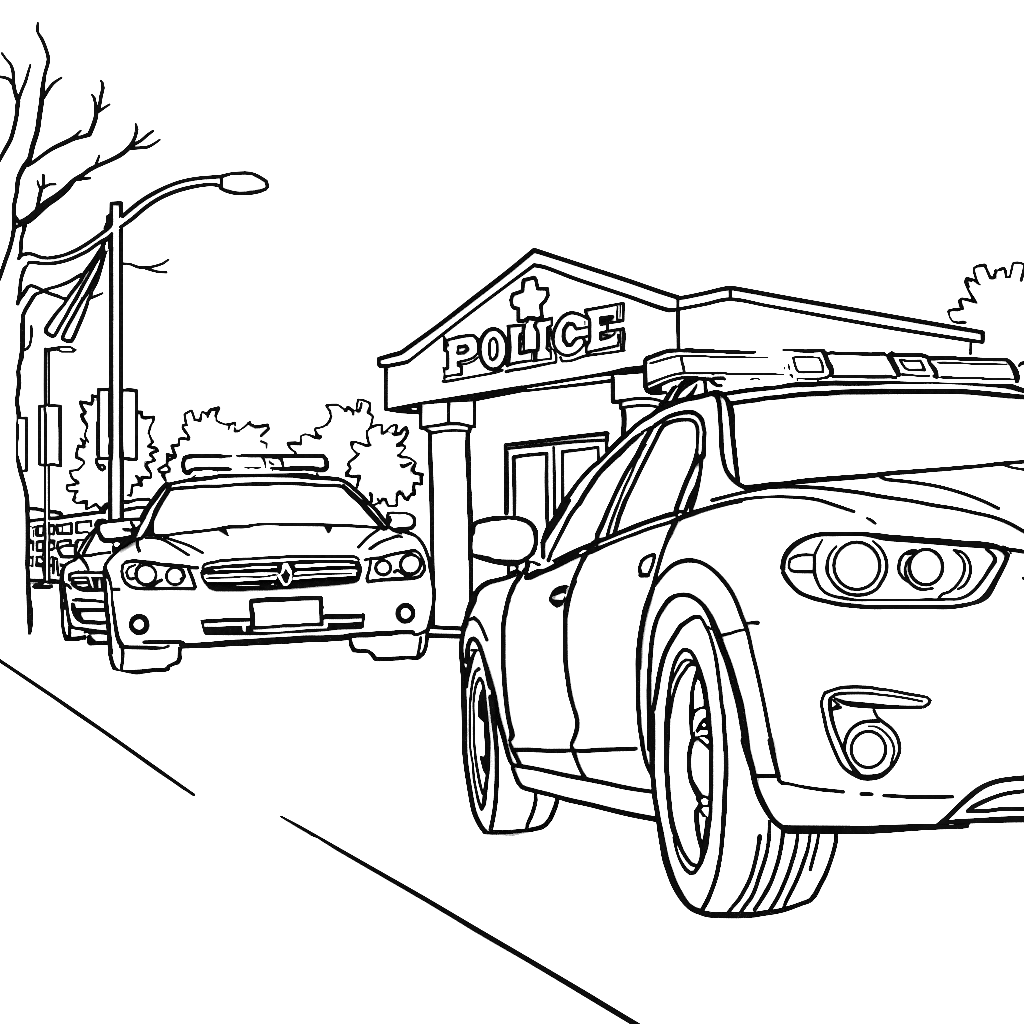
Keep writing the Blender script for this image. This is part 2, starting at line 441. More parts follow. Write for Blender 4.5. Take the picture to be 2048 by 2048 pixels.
letter("""q L : 1300,440 1380,460 1440,500 1450,650 1400,760 1340,815 1270,830 1190,800 1140,740 1130,650 1160,550 1220,470
s L 7 : 1450,495/5 1400,465/6 1350,445/7 1300,438/7 1225,470/7 1165,550/7 1132,650/7 1145,750/6 1200,815/6 1270,832/6 1340,810/6 1400,755/5 1430,700/5
s L 7 : 1455,570/4 1345,590/6 1320,545/7 1270,537/8 1235,590/8 1232,690/9 1265,738/8 1300,735/7 1345,675/7 1400,665/5 1455,655/5
s L 6 : 1410,680/5 1430,710/8 1435,760/5
s L 3 : 1425,515/2 1425,550/2
s L 5 : 1200,850/5 1215,885/5 1300,880/5 1420,838/6 1550,820/5 1700,800/5 1790,785/5""", 3)
letter("""q L : 1425,415 1780,350 1780,520 1650,540 1650,600 1785,590 1785,785 1440,810 1465,700 1465,500
s L 7 : 1425,415/6 1600,385/6 1780,350/5 1778,515/5 1655,532/5
s L 7 : 1430,420/7 1440,460/6 1465,500/7 1467,600/7 1465,700/7 1440,740/6 1438,805/5 1600,770/6 1730,740/5
s L 4 : 1725,385/3 1722,440/4 1720,500/4 1760,505/3
s L 4 : 1752,370/2 1748,480/2
s L 8 : 1570,490/8 1680,475/7
s L 6 : 1572,490/8 1575,548/7 1625,535/4
s L 4 : 1590,515/3 1670,505/3
s L 5 : 1632,530/6 1632,600/5
s L 6 : 1568,625/6 1640,608/5 1780,588/7 1785,640/7 1782,785/6
s L 5 : 1570,630/7 1570,685/6 1650,665/5 1690,640/4 1700,625/4
s L 5 : 1600,645/4 1670,650/4
s L 4 : 1750,615/3 1755,700/3 1755,785/3
s L 5 : 1730,640/4 1735,700/4 1725,745/5""", 1)
em = draw(MB(), LD, "p L 6.5 -1: 860,140 960,115 975,140 990,218 1080,218 1085,280 1060,330 1020,370 1030,480 985,498 950,485 905,485 860,515 812,515 812,400 770,395 750,365 745,320 760,270 850,240 855,180\nq L 6 4: 885,545 960,515 960,600 980,620 980,765 875,775", thick=.1).link('wall_emblem', 'white_metal')
em['label'] = 'raised cross shaped emblem above the letters on the gable'; em['category'] = 'emblem'

# ------------------------------------------------------------------ trees, shrubs
def trunk(parent, u, v0, v1, d, r=.12):
    mb = MB(); n = 8
    mb.tube([P3(u + 4*math.sin(i*2.1), v0+(v1-v0)*i/n, d) for i in range(n+1)], [r*(.6+.5*i/n) for i in range(n+1)], mat=0, sides=10)
    return mb.link('trunk', 'white_bark', parent)
def crown_tree(name, label, cat, u, vbase, d, poly, ink, group='leafy crowns behind the cars', r=.12, infl=1.0):
    zb = gz((u-CX)/F*d, d); vb = HY + (CH - zb) / d * F
    global WA
    t = thing(name, label, cat, P3(u, vb, d), group); WA = 2.9
    part(t, 'crown', at(d), poly + "\n" + ink, white='white_foliage', inflate=infl, thick=.0, grid=14)
    trunk(t, u, vbase, vb + 2, d, r); WA = 2.3
    return t
crown_tree('tree', 'jagged leafy tree standing behind the tall street lamp pole', 'tree', 228, 960, 26, """
i B : 750,745 712,742 715,790 690,803 620,790 640,850 655,880 630,895 660,950 678,985 660,1045 690,1100 655,1130 610,1130 600,1190 590,1215 655,1245 650,1270 595,1320 545,1330 560,1370 595,1410 520,1440 530,1475 590,1478 568,1540 590,1565 665,1560 668,1610 740,1580 780,1620 860,1590 1015,1510 1020,1430 1095,1430 1100,1370 1160,1370 1160,1330 1135,1260 1195,1240 1155,1190 1215,1170 1210,1145 1140,1130 1180,1095 1145,1030 1185,930 1185,908 1095,908 1095,870 1065,820 1000,730 800,720""",
"""s B 5 : 755,748/4 712,740/5 718,770/5 705,803/5 660,793/5 620,788/5 630,820/5 655,865/6 648,880/5 630,890/6 645,930/6 672,962/6 678,985/5 660,1045/5 668,1075/5 690,1100/4
s B 4 : 622,1070/3 650,1100/6 645,1135/5 608,1128/5 595,1180/5 590,1215/5 655,1245/4 650,1270/5 595,1320/5 545,1325/6 560,1370/6 600,1412/5 570,1430/6 520,1435/5 520,1460/5 535,1475/5 592,1475/5 580,1520/6 568,1545/5 590,1565/4 668,1560/6 668,1612/5 700,1598/4 745,1578/5 765,1600/5 785,1630/5
s B 5 : 770,1640/4 800,1600/5 822,1575/4 845,1575/4 830,1600/4 800,1630/5
s B 5 : 1065,868/6 1092,868/6 1095,905/5 1130,910/5 1188,905/5 1180,940/5 1160,980/5 1145,1030/5 1165,1075/5 1180,1095/5 1140,1130/5 1205,1145/5 1218,1165/5 1155,1188/5 1195,1238/5 1140,1255/6 1130,1280/5 1160,1340/6 1160,1370/6 1105,1368/6 1070,1425/5 1020,1432/5 1012,1510/4 985,1510/2
s B 5 : 1055,1362/4 1085,1395/6 1090,1435/6""", infl=1.2)
crown_tree('tree', 'low rounded leafy tree behind the light bar of the middle car', 'tree', 430, 900, 34, """
i B : 1350,1200 1330,1135 1390,1120 1390,1075 1455,1080 1415,975 1450,970 1432,885 1475,860 1500,930 1550,930 1565,870 1605,895 1620,850 1690,835 1665,900 1670,935 1740,965 1815,950 1850,1010 1932,945 2060,990 2060,1200 2000,1500 1280,1500 1265,1350 1225,1310 1285,1275 1300,1240""",
"""s B 5 : 1325,1228/4 1300,1240/6 1290,1190/4 1355,1215/6 1350,1190/6 1328,1128/5 1390,1118/5 1388,1075/5 1420,1070/5 1455,1080/4 1458,1055/6 1415,990/5 1415,970/5 1450,970/7 1437,930/6 1432,885/6 1478,860/6 1500,930/6 1548,932/6 1565,870/5 1605,885/6 1625,850/5 1690,835/6 1665,900/4 1672,935/4 1740,965/4 1815,948/3 1818,970/2
s B 3 : 1605,885/4 1605,908/2
s B 3 : 1775,970/3 1765,1000/2
s B 3 : 1813,990/2 1818,1012/4 1850,1010/3 1890,980/3 1932,945/4
s 0 4 : 497,846/4 510,853/5 535,850/5 537,858/4 522,872/4
s 0 4 : 523,883/3 533,887/3 533,895/2
o B 4 : 1225,1308 1285,1272 1308,1300 1305,1325 1270,1335 1235,1330
s B 5 : 1290,1240/4 1292,1275/4
s B 5 : 1262,1340/5 1258,1355/6 1278,1392/4""", infl=1.6)
crown_tree('tree', 'spiky leafy tree with a notched top behind the middle car', 'tree', 640, 930, 31, """
i b : 305,760 285,705 225,660 205,610 355,610 357,530 400,515 450,520 520,540 570,540 520,450 600,430 650,400 700,300 690,260 645,180 760,175 860,235 885,195 940,240 990,235 1005,110 1060,115 1130,150 1125,260 1160,300 1140,430 1110,480 1140,630 960,600 925,600 935,650 1000,730 900,830 925,890 875,940 880,975 1010,985 1015,1010 985,1400 305,1400""",
"""s b 4 : 300,730/6 285,705/3 225,660/3 212,625/5 205,605/5 290,605/6 355,612/5 357,530/5 400,513/6 450,520/5 520,542/5 575,542/5 530,505/5 520,445/6 580,435/6 650,395/5 700,300/5 685,240/5 645,178/5 760,175/6 800,195/5 858,238/5 885,195/5 940,235/5 945,275/3
s b 4 : 940,235/3 985,235/2 995,180/5 1005,115/5 1060,120/5 1130,150/5 1130,210/6 1120,260/5 1160,300/6 1150,360/6 1135,430/4
s b 4 : 1040,150/3 1035,190/4 1020,235/5 985,230/4
s a 2.5 : 1035,15/3 1070,25/2 1098,42/2 1097,90/2""", infl=1.4)
crown_tree('tree', 'round ragged leafy tree between the middle car and the left column', 'tree', 765, 1010, 27, """
i b : 1140,430 1190,405 1265,400 1275,500 1330,470 1380,410 1430,405 1410,505 1480,495 1540,430 1560,480 1530,550 1450,630 1530,645 1500,690 1450,745 1580,780 1650,830 1625,930 1730,960 1715,1060 1640,1060 1635,1110 1640,1180 1590,1185 1565,1245 1530,1235 1490,1165 1440,1180 1435,1310 1350,1310 1320,1230 1270,1225 1240,1270 1170,1300 1000,1200 985,1120 1015,1010 1010,985 880,975 875,940 925,890 900,830 1000,730 935,650 925,600 960,600 1140,630 1110,480""",
"""s b 5 : 1125,445/3 1145,428/5 1190,410/5 1265,400/5 1268,500/7 1290,500/5 1330,462/4 1380,415/5 1430,405/7 1425,450/7 1410,500/7 1480,495/5 1500,460/5 1545,425/5 1565,480/6 1540,540/5 1500,590/5 1445,630/6 1500,620/4 1530,648/6 1500,690/5 1450,745/5 1500,762/5 1580,780/6 1650,830/5 1640,865/6 1620,910/6 1650,945/5 1730,960/6 1720,1000/6 1715,1060/8 1640,1058/6 1632,1110/6 1642,1180/6 1590,1190/6 1565,1245/5 1535,1235/5 1510,1190/5 1475,1162/5 1440,1200/5 1435,1310/5 1350,1310/6 1320,1240/6 1280,1228/7 1240,1270/5 1175,1310/4
s b 5 : 1105,465/5 1110,530/6 1140,630/6 1090,632/5 1040,615/5 960,600/6 925,598/5 935,650/5 965,690/5 1003,730/5 970,765/5 900,830/6 895,850/6 925,890/6 875,940/6 870,970/6 950,980/5 1015,980/5 1010,1030/6 985,1125/5
s b 5 : 1140,1180/6 1152,1200/6 1150,1280/4
s b 5 : 1225,1240/3 1250,1285/4
s b 5 : 1485,850/4 1510,870/6 1560,850/5 1600,830/4""", infl=1.3)
crown_tree('tree', 'lobed leafy tree rising beyond the far end of the station roof', 'tree', 2030, 700, 32, """
i d : 325,935 235,940 170,915 130,850 120,790 170,775 290,745 258,650 280,635 480,685 430,600 370,500 335,410 345,370 420,390 515,450 470,380 445,240 480,215 575,195 605,280 655,370 700,365 720,265 820,240 840,360 905,360 950,175 1000,175 1300,250 1900,500 2000,1100 1800,1500 500,1500 500,1100""",
"""s d 4 : 330,935/3 290,930/5 235,938/4 170,915/5 140,870/5 120,790/7 170,775/6 240,765/6 290,748/7 265,710/6 255,655/6 280,635/6 340,640/5 420,660/6 480,685/6 440,625/8 400,560/6 355,465/6 335,410/7 345,370/6 420,390/6 515,450/5 475,385/5 455,310/6 445,240/6 480,215/6 575,200/7 605,280/7 640,355/6 690,370/5 720,270/6 820,240/6 840,270/5 845,350/5 905,358/4 930,260/6 950,175/6 1000,172/6 1090,195/6
s d 4 : 1090,200/5 1082,260/5 1045,390/5
s d 4 : 1020,1490/4 1050,1460/5 1095,1450/6""", infl=1.8, group='leafy crowns behind the cars')
bt = thing('bare_tree', 'tall leafless tree with black branches at the left edge of the picture', 'tree', P3(20, 1266, 18))
BD = at(18)
part(bt, 'trunk', BD, """
i 0 : 28,430 50,448 42,495 45,515 45,600 42,640 44,690 38,740 34,800 38,850 36,925 45,960 54,1020 54,1265 10,1275 -60,1275 -90,900 -70,700 -20,560
s A 7 : 85,1300/8 85,1360/8 78,1420/7 58,1500/7 30,1580/7 5,1655/7 -20,1720/7
s A 6 : 150,1345/9 145,1390/6 132,1430/6 126,1480/6 125,1525/6 112,1562/5
s P 6 : -32,1160/6 -12,1050/6 0,960/6 5,880/6 18,800/6 42,720/7 70,650/7 110,595/6 150,585/5
s P 6 : -30,1130/7 0,1085/6 40,1030/7 80,970/7 110,925/6 150,905/6 190,915/6 240,935/6 300,965/6 360,995/6 440,1025/6 520,1050/6 600,1085/5 680,1090/6 750,1105/4
s P 6 : 850,750/6 780,790/6 700,840/6 600,885/6 500,920/5 420,940/5 350,965/6 320,985/7 280,1000/5 215,1025/6 185,1060/7 130,1150/7 75,1240/7 45,1310/7 42,1400/7 38,1550/8 35,1700/8 25,1850/8 15,1932/8
s P 5 : 55,1795/4 100,1775/5 135,1730/4 150,1660/4 158,1560/5 155,1465/4
s B 7 : 175,180/8 172,300/8 168,400/7 155,480/7 142,550/7 148,640/8 138,720/7 132,790/7 145,890/8 142,1000/8 142,1230/8 160,1330/8 188,1430/7 208,1530/8 212,1640/8
s C 8 : 212,250/7 215,400/8 214,600/8 212,680/7 218,760/7 222,900/8 230,1000/11 234,1090/11 230,1170/7 228,1190/5
""", white='white_bark', inflate=.12, thick=0, lvl=0)
for i, l in enumerate("""85,1340/8 84,1250/7 103,1150/7 110,1080/8 145,1005/9 178,960/9 195,890/9 225,790/9 238,700/9 250,620/9 258,530/8 270,450/6 292,360/6 275,290/6 250,230/6 226,190/4 229,140/4 | 262,590/6 280,560/6 320,505/5 372,468/3
165,1000/6 200,980/6 260,935/6 320,895/7 390,862/8 450,835/8 490,828/6 540,812/8 560,765/8 578,710/8 583,670/8 600,640/6 610,580/6 622,530/6 618,500/5 608,486/3 | 580,670/6 575,620/5 568,590/5 555,572/3 | 598,672/5 630,650/4 662,630/3 | 420,845/6 455,820/5 488,788/3
120,1345/10 165,1330/14 215,1290/14 280,1230/14 340,1190/13 400,1140/12 450,1085/8 500,1055/7 540,1025/8 590,1000/7 660,970/7 720,940/8 755,915/8 785,885/8 800,860/6 818,820/6 826,780/6 820,750/4 | 795,878/6 850,850/5 890,815/5 925,790/4 | 780,895/6 840,893/5 890,888/5 930,868/4 965,843/3 | 578,998/5 590,965/4 600,938/3 | 475,1085/6 505,1077/5 545,1076/4
222,1275/8 230,1230/6 240,1180/7 250,1140/7 263,1120/6 262,1055/4 | 245,1145/4 232,1115/4 226,1093/3 | 260,1135/5 300,1113/4 335,1112/4
110,610/8 104,650/8 100,700/7 85,770/7 65,840/7 30,905/7 0,960/6 -20,1000/6 | 105,600/8 88,545/7 82,500/6 80,440/6 65,390/5 35,355/4 12,322/4 | 78,510/6 55,478/6 25,467/5 -10,463/5 | 112,600/6 130,550/5 155,490/5 172,430/4 184,390/3
745,1592/4 790,1596/4 830,1612/5 880,1615/4 930,1608/4 985,1590/4 1018,1567/3 | 880,1620/5 950,1640/4 1005,1644/4""".splitlines()):
    mb = MB()
    for k, seg in enumerate(l.split('|')): mb.stroke(pts('A', seg), at(18 if i < 5 else 18.4), 3)
    if i == 2: mb.stroke(pts('A', "88,1300/5 110,1335/7 140,1345/9"), BD, 3); mb.stroke(pts('A', "85,1380/6 100,1370/5 140,1350/6"), BD, 3)
    if i == 5:
        mb.link('branch', 'white_bark', bt); mb = MB()
        mb.stroke(pts('P', "860,1090/7 900,1085/7 940,1088/6 990,1070/5 1060,1045/4 1140,1010/3"), at(18.4), 3)
    o = mb.link('branch', 'white_bark', bt)

# ------------------------------------------------------------------ street lamps with banners
def foot_v(u, d): X = (u-CX)/F*d; return HY + (CH - gz(X, d)) / d * F
PD = at(17)
sl = thing('street_lamp', 'tall street lamp with a long curved arm and two banners beside its pole', 'street lamp', P3(232, foot_v(232, 17), 17), 'street lamps along the road')
fv = foot_v(232, 17)
part(sl, 'pole', PD, f"""
q 0 : 222,407 242,407 243,{fv+3:.0f} 222,{fv+3:.0f}
s A 7.5 : 672,1340/7 672,1228/6 731,1228/8 731,1320/7
s A 7.5 : 670,1400/6 671,1500/7 671,1932/8
s A 7.5 : 731,1370/7 731,1932/8
s B 7.5 : 858,-20/8 858,650/8 858,1190/8 853,1250/7 853,1710/7
s B 7.5 : 935,-20/8 935,650/8 935,1100/8 941,1250/8 941,1650/8 940,1690/7
s B 6 : 858,1712/7 900,1705/6 950,1690/6
""", white='white_metal', thick=.1)
arm = part(sl, 'arm', Shift(PD, -.16), """
q A : 680,1352 740,1305 860,1210 935,1165 1110,1090 1335,1068 1335,1118 1210,1118 1040,1160 870,1260 735,1370 680,1410
s A 6 : 738,1308/6 790,1262/7 860,1208/7 935,1163/7 1030,1118/6 1110,1092/6 1200,1076/6 1330,1066/6
s A 6 : 728,1372/6 800,1320/7 870,1260/7 950,1205/7 1040,1163/7 1120,1138/7 1210,1120/6 1280,1114/6 1335,1122/6
""", white='white_metal', thick=.06)
part(sl, 'brace', Shift(PD, -.12), """
q P : -30,500 130,468 290,515 470,515 600,485 720,440 830,385 950,310 1150,165 1290,60 1290,150 1200,245 1040,350 830,480 600,570 400,600 110,590 -20,700
s P 5 : -20,540/5 0,500/7 40,475/6 130,462/6 190,478/6 290,515/6 380,525/5 470,515/6 600,485/5 720,440/6 830,385/6 950,310/6 1050,240/6 1150,165/6 1240,95/5 1275,60/3
s P 5 : 110,592/5 150,585/5 230,590/6 310,602/6 400,602/6 480,595/6 600,570/6 720,530/6 830,480/6 930,430/6 1040,350/6 1130,290/6 1200,250/5 1270,180/4
""", white='white_metal', thick=.06)
part(sl, 'lamp_bracket', Shift(PD, -.06), """
b A : 642,1302 668,1285 682,1300 682,1345 660,1368 638,1400 624,1378 640,1340
b P : 1130,285 1200,245 1283,150 1283,400 1240,410 1215,400 1215,290 1195,300 1172,340 1180,430 1215,420 1180,500 1165,540 1125,540 1100,520 1085,470
s P 7 : 1258,380/8 1252,600/7 1256,720/7""", white='white_metal')
part(sl, 'lamp_head', Shift(PD, -.14), """
i A : 1337,1065 1400,1050 1450,1047 1510,1048 1560,1062 1610,1092 1613,1130 1570,1155 1510,1163 1430,1165 1370,1155 1335,1135
s A 6 : 1330,1066/6 1400,1050/6 1450,1046/6 1510,1047/6 1560,1065/6 1608,1095/6 1615,1125/6 1605,1142/5 1570,1155/6 1510,1165/7 1430,1166/7 1370,1155/6 1330,1135/6 1325,1118/4
s A 6 : 1338,1065/5 1338,1130/5""", white='white_metal', inflate=.09, thick=0)
def banner(parent, D, txt, lab=None): return part(parent, 'banner', D, txt, white='white_paint', thick=.05, label=lab)
banner(sl, Shift(PD, .02), """
q B : 761,691 852,691 852,1225 761,1225
s B 6 : 850,700/5 845,745/4 848,820/5 845,1030/5 850,1080/4 845,1170/5 855,1225/4
s B 6 : 850,691/5 761,691/6 761,930/6 757,960/7 757,1160/7 761,1225/6 860,1225/6
s B 5 : 745,1230/5 748,1260/6 770,1300/7 790,1318/4 812,1300/5 805,1280/4 775,1275/4""")
banner(sl, Shift(PD, .02), """
q B : 950,700 1055,700 1055,1228 950,1228
s B 6 : 950,698/4 990,694/6 1055,700/6 1055,1228/6 1045,1232/6 950,1225/6""")
# two long pennants hanging behind the lamp
pn = thing('pennant', 'upper of two long narrow pennants drooping from the tall street lamp', 'pennant', P3(100, 680, 17.2), 'pennants on the tall street lamp')
part(pn, 'cloth', at(17.2), """
q P : 1150,330 1010,560 830,830 660,1070 500,1290 360,1500 355,1540 450,1605 480,1590 640,1310 760,1080 960,740 1130,480
s P 6 : 1165,330/5 1100,430/7 1010,570/7 890,735/7 830,850/6 760,940/6 670,1060/6 610,1160/5 500,1290/6 355,1505/7 355,1545/7 400,1580/7 450,1605/7 480,1590/6 560,1450/6 640,1315/6 700,1200/6 770,1090/7 860,920/6 960,745/5 1040,600/5 1100,500/6
""", thick=.03)
pn2 = thing('pennant', 'lower of two long narrow pennants drooping from the tall street lamp', 'pennant', P3(135, 690, 17.35), 'pennants on the tall street lamp')
part(pn2, 'cloth', at(17.3), """
q P : 1120,540 1040,690 900,960 780,1260 590,1610 590,1640 710,1670 740,1620 860,1340 960,1070 1050,850 1180,430
s P 6 : 1150,520/6 1115,640/6 1065,740/6 1010,840/6 955,950/6 905,1040/6 855,1110/6 815,1180/6 740,1320/6 660,1460/6 590,1610/6 590,1645/6 650,1670/7 710,1670/7 740,1620/7 800,1480/7 860,1340/7 920,1180/6 940,1110/5 970,1060/6 990,980/6 1020,920/7 1060,830/8 1090,720/9 1130,590/8 1165,470/7
s P 6 : 690,1080/7 740,1105/7 780,1070/5""", thick=.03)
P2D = at(42)
s2 = thing('street_lamp', 'short distant street lamp with one small head and one banner, near the bare tree', 'street lamp', P3(95, 1163, 42), 'street lamps along the road')
part(s2, 'pole', P2D, """
q B : 351,380 378,380 378,2165 351,2165
s B 5 : 351,378/6 351,800/6 355,815/5 351,830/5 351,1278/5
s B 3 : 377,395/2.5 380,450/3 380,795/3 376,815/3
s B 2.5 : 378,1285/4 379,1640/4 380,1700/2
s B 2.5 : 347,1285/3.5 347,1640/3.5 347,1740/4
s C 4 : 345,340/5 350,450/4 346,520/3 345,770/4
s C 4 : 379,330/3 382,450/3 379,560/3 379,770/4""", white='white_metal', thick=.3)
part(s2, 'lamp_head', Shift(P2D, -.1), """
q B : 350,380 460,362 545,358 590,385 570,402 480,402 430,385
b B : 342,375 400,366 465,356 548,358 595,385 572,406 475,406 440,390 380,400 342,400
w B : 465,371 550,371 552,380 566,384 550,394 485,394 466,386""", white='white_metal', thick=.2)
banner(s2, Shift(P2D, -.2), """
q B : 304,820 468,820 468,1278 304,1278
s B 5 : 350,820/5 305,820/5 305,1268/5 320,1275/5 350,1276/5
s B 3 : 375,818/4 400,815/4 468,820/5 468,1283/5 400,1270/5 370,1275/4
s B 4 : 345,840/4 351,900/5 351,1260/5
s B 3 : 458,840/4 461,1000/4 459,1240/3""")
hb = draw(MB(), at(17.9), """
q B : 145,912 205,912 205,1318 180,1318 145,1200
s B 5 : 150,912/4 205,912/5 205,1318/5 180,1320/4""", thick=.05).link('hanging_banner', 'white_paint')
hb['label'] = 'narrow blank banner hanging against the trunk of the bare tree'; hb['category'] = 'banner'

# ------------------------------------------------------------------ far office block
OD = Depth([(50, 0, 44.5), (400, 0, 50)])
ob = thing('office_block', 'low far building with three rows of small windows behind the rear car', 'building', P3(150, 1166, 45.5))
part(ob, 'wall', OD, """
q Q : 60,100 290,110 480,170 900,140 1480,60 1480,940 60,940
s Q 5 : 105,98/5 180,100/6 280,122/6
s Q 5 : 335,130/6 400,135/6 460,150/7 475,175/6 440,200/4
s Q 6 : 335,208/6 400,208/6 480,195/7 620,175/7 780,155/7 910,140/6 1010,138/4
s Q 5 : 110,238/6 180,228/5 285,218/5
s Q 4 : 915,100/5 950,55/5 990,45/4 1010,50/4
s Q 4 : 935,110/5 990,130/4 1010,128/4
s Q 5 : 110,912/6 200,915/6 270,918/7 340,915/7 420,925/7 465,925/6
s Q 6 : 335,745/5 395,740/4
s Q 5 : 430,735/5 490,742/6 505,760/5
s Q 5 : 335,660/4 332,700/3 330,790/4 330,900/5
s Q 4 : 105,300/3 130,315/4 155,345/2
s Q 4 : 105,440/3 130,470/4
s Q 5 : 272,600/5 270,760/6 275,850/4
s B 5.5 : 955,1563/7 1000,1560/6 1050,1545/5 1150,1540/6
s B 5.5 : 960,1625/5 990,1618/7 1060,1605/5 1130,1603/5
s B 4 : 948,1640/5 945,1680/5
""", white='white_plaster', thick=6)
WA = 1.4
def owin(q, ink):
    w_ = part(ob, 'window', OD, "q Q : " + q + "\n" + ink, white='white_glass', thick=.1, lvl=4)
for q, ink in (
 ("195,295 270,295 270,400 195,400", "o Q 5 : 197,300/5 268,298/4 268,400/5 197,405/6"),
 ("325,270 392,270 392,400 325,400", "s Q 4.5 : 325,280/4 350,292/6 385,285/4 392,330/5 380,390/5 330,385/3 330,345/3"),
 ("415,275 585,262 585,390 425,390", "s Q 4.5 : 418,280/5 430,292/6 500,280/5 585,265/5 585,385/5 500,380/6 430,382/6 425,330/5 418,290/4\ns Q 2.5 : 480,290/3 482,330/2 480,370/3"),
 ("640,255 812,235 812,300 775,375 640,378", "s Q 4.5 : 810,300/5 806,240/5 720,248/5 640,258/5 642,370/6 700,372/4 730,365/5 775,368/4"),
 ("115,310 190,310 190,410 115,410", "s Q 3 : 140,318/3 165,305/3 190,305/5\ns Q 2.5 : 152,345/2 152,415/2\ns Q 3 : 180,330/3 185,400/4"),
 ("190,465 270,465 270,580 190,580", "o Q 5 : 192,475/5 268,468/6 265,570/6 192,575/5"),
 ("325,460 392,460 392,575 325,575", "s Q 5 : 325,462/5 390,462/5 390,540/3\ns Q 4 : 350,470/6 385,500/4\ns Q 5 : 345,565/4 370,560/6 392,545/5"),
 ("425,465 580,455 580,530 425,560", "s Q 5 : 425,548/5 430,480/5 500,462/5 570,455/6 575,510/5 480,525/4 440,550/5"),
 ("630,455 720,450 690,520 645,560", "s Q 4.5 : 640,530/4 632,480/5 650,460/5 720,452/4\ns Q 4 : 640,560/4 650,500/4 665,470/3"),
 ("110,480 160,480 160,580 110,580", "s Q 3 : 120,488/4 140,480/3\ns Q 4 : 150,470/5 150,570/4"),
 ("185,645 270,645 270,760 185,760", "s Q 5 : 185,650/4 240,645/5 270,690/4\ns Q 5 : 190,660/4 188,750/5 270,752/5 268,715/5 240,735/6 205,715/3"),
 ("105,645 155,645 155,760 105,760", "s Q 4 : 105,650/4 135,655/5 150,640/4\ns Q 4 : 145,650/3 142,755/4 120,745/3"),
 ("365,640 445,640 445,860 365,860", "s Q 4.5 : 365,645/5 385,665/6 425,665/4\ns Q 4.5 : 378,670/6 380,750/5 378,835/5\ns Q 4 : 425,690/4 425,770/5 435,860/4"),
): owin(q, ink)
WA = 2.3
pb = draw(MB(), at(40), """
q Q : 150,985 270,940 375,980 345,1010 180,1020
s Q 4 : 150,985/4 190,1008/5 270,1008/4
s Q 5 : 165,980/7 230,950/4 270,935/4 215,985/4 195,1005/3
s Q 6 : 245,988/6 330,990/7 360,982/6""", thick=.4).link('parking_block', 'white_paving')
pb['label'] = 'small low block on the ground in front of the far windowed building'; pb['category'] = 'parking block'
pb2 = draw(MB(), at(24), "q Q : 385,1480 420,1480 420,1535 385,1535\ns Q 4 : 415,1480/5 400,1490/7 408,1515/6 418,1530/3\ns Q 3: 390,1480 405,1485", thick=.1).link('bollard', 'white_paving')
pb2['label'] = 'tiny low bollard stub on the ground left of the rear car'; pb2['category'] = 'bollard'

# ------------------------------------------------------------------ cars
def body(parent, name, D, txt, ink, axis, s_back, side_c, shrink=.8, zs=.85, ztop=.5, white='white_paint', grid=None):
    a = Vector((axis[0], axis[1], 0)).normalized(); l = Vector((a.y, -a.x, 0))
    def back(p):
        q = p.dot(l); z = p.z
        q2 = side_c + (q - side_c)*shrink; z2 = .7 + (z - .7)*(ztop if z > .7 else zs)
        return a*s_back + l*q2 + Vector((0, 0, z2))
    mb = MB(); reg, t = txt
    mb.panel(pts(reg, t), D, 0, back=back, grid=grid)
    draw(mb, D, ink)
    return mb.link(name, white, parent)

# rear car, mostly hidden by the middle one
KD = Depth([(125, 1150, 16.6), (125, 1270, 16.5), (150, 1180, 16.0), (240, 1180, 15.9), (240, 1260, 15.7), (150, 1260, 16.0), (160, 1110, 17.0), (235, 1110, 17.2), (190, 1050, 18.0), (260, 1045, 18.2), (330, 1150, 16.1)])
kc = thing('parked_car', 'rearmost of the three cars, half hidden behind the middle car', 'car', P3(160, 1288, 16.3), 'cars parked in a row')
body(kc, 'body', KD, ('Q', "650,600 700,500 780,390 870,270 900,235 960,225 1300,260 1300,1500 980,1510 760,1480 620,1450 560,1430 480,1300 480,950 480,860 500,770 580,700"),
"""s Q 6 : 655,650/5 620,685/6 560,710/6 510,745/6 485,800/7 480,860/7 478,950/7
s Q 6 : 468,800/3 462,950/5 470,1080/6 477,1200/6 482,1300/6 485,1420/5 500,1510/6 525,1580/8
s Q 5 : 500,930/3 505,1010/4 515,1100/6 530,1200/6 545,1300/6 565,1400/7 585,1440/7 620,1455/5 700,1465/6 800,1485/7 985,1505/7
s Q 5 : 505,1165/3 500,1240/3
s Q 4.5 : 655,600/4 700,660/6 745,720/6 770,770/5 780,792/3
s Q 4 : 500,962/5 545,965/5 575,1005/4
s Q 6 : 600,1140/4 640,1133/6 750,1140/6 860,1145/5 945,1158/5
s Q 6 : 595,1180/6 595,1240/5 620,1310/5 660,1355/7 710,1385/7 800,1388/8 900,1395/7 970,1392/7
s Q 5 : 600,1185/6 625,1230/3 650,1290/4
s Q 8 : 640,1250/7 700,1250/8 950,1248/8
s Q 7 : 665,1265/6 672,1320/7 705,1370/6
s Q 6 : 735,1505/4 760,1490/4 800,1510/6 900,1505/7 985,1510/7
s Q 4 : 440,1440 440,1440""".rsplit('\n', 1)[0], (-.12, .99), 20.6, -1.0, .85)
kb = kc
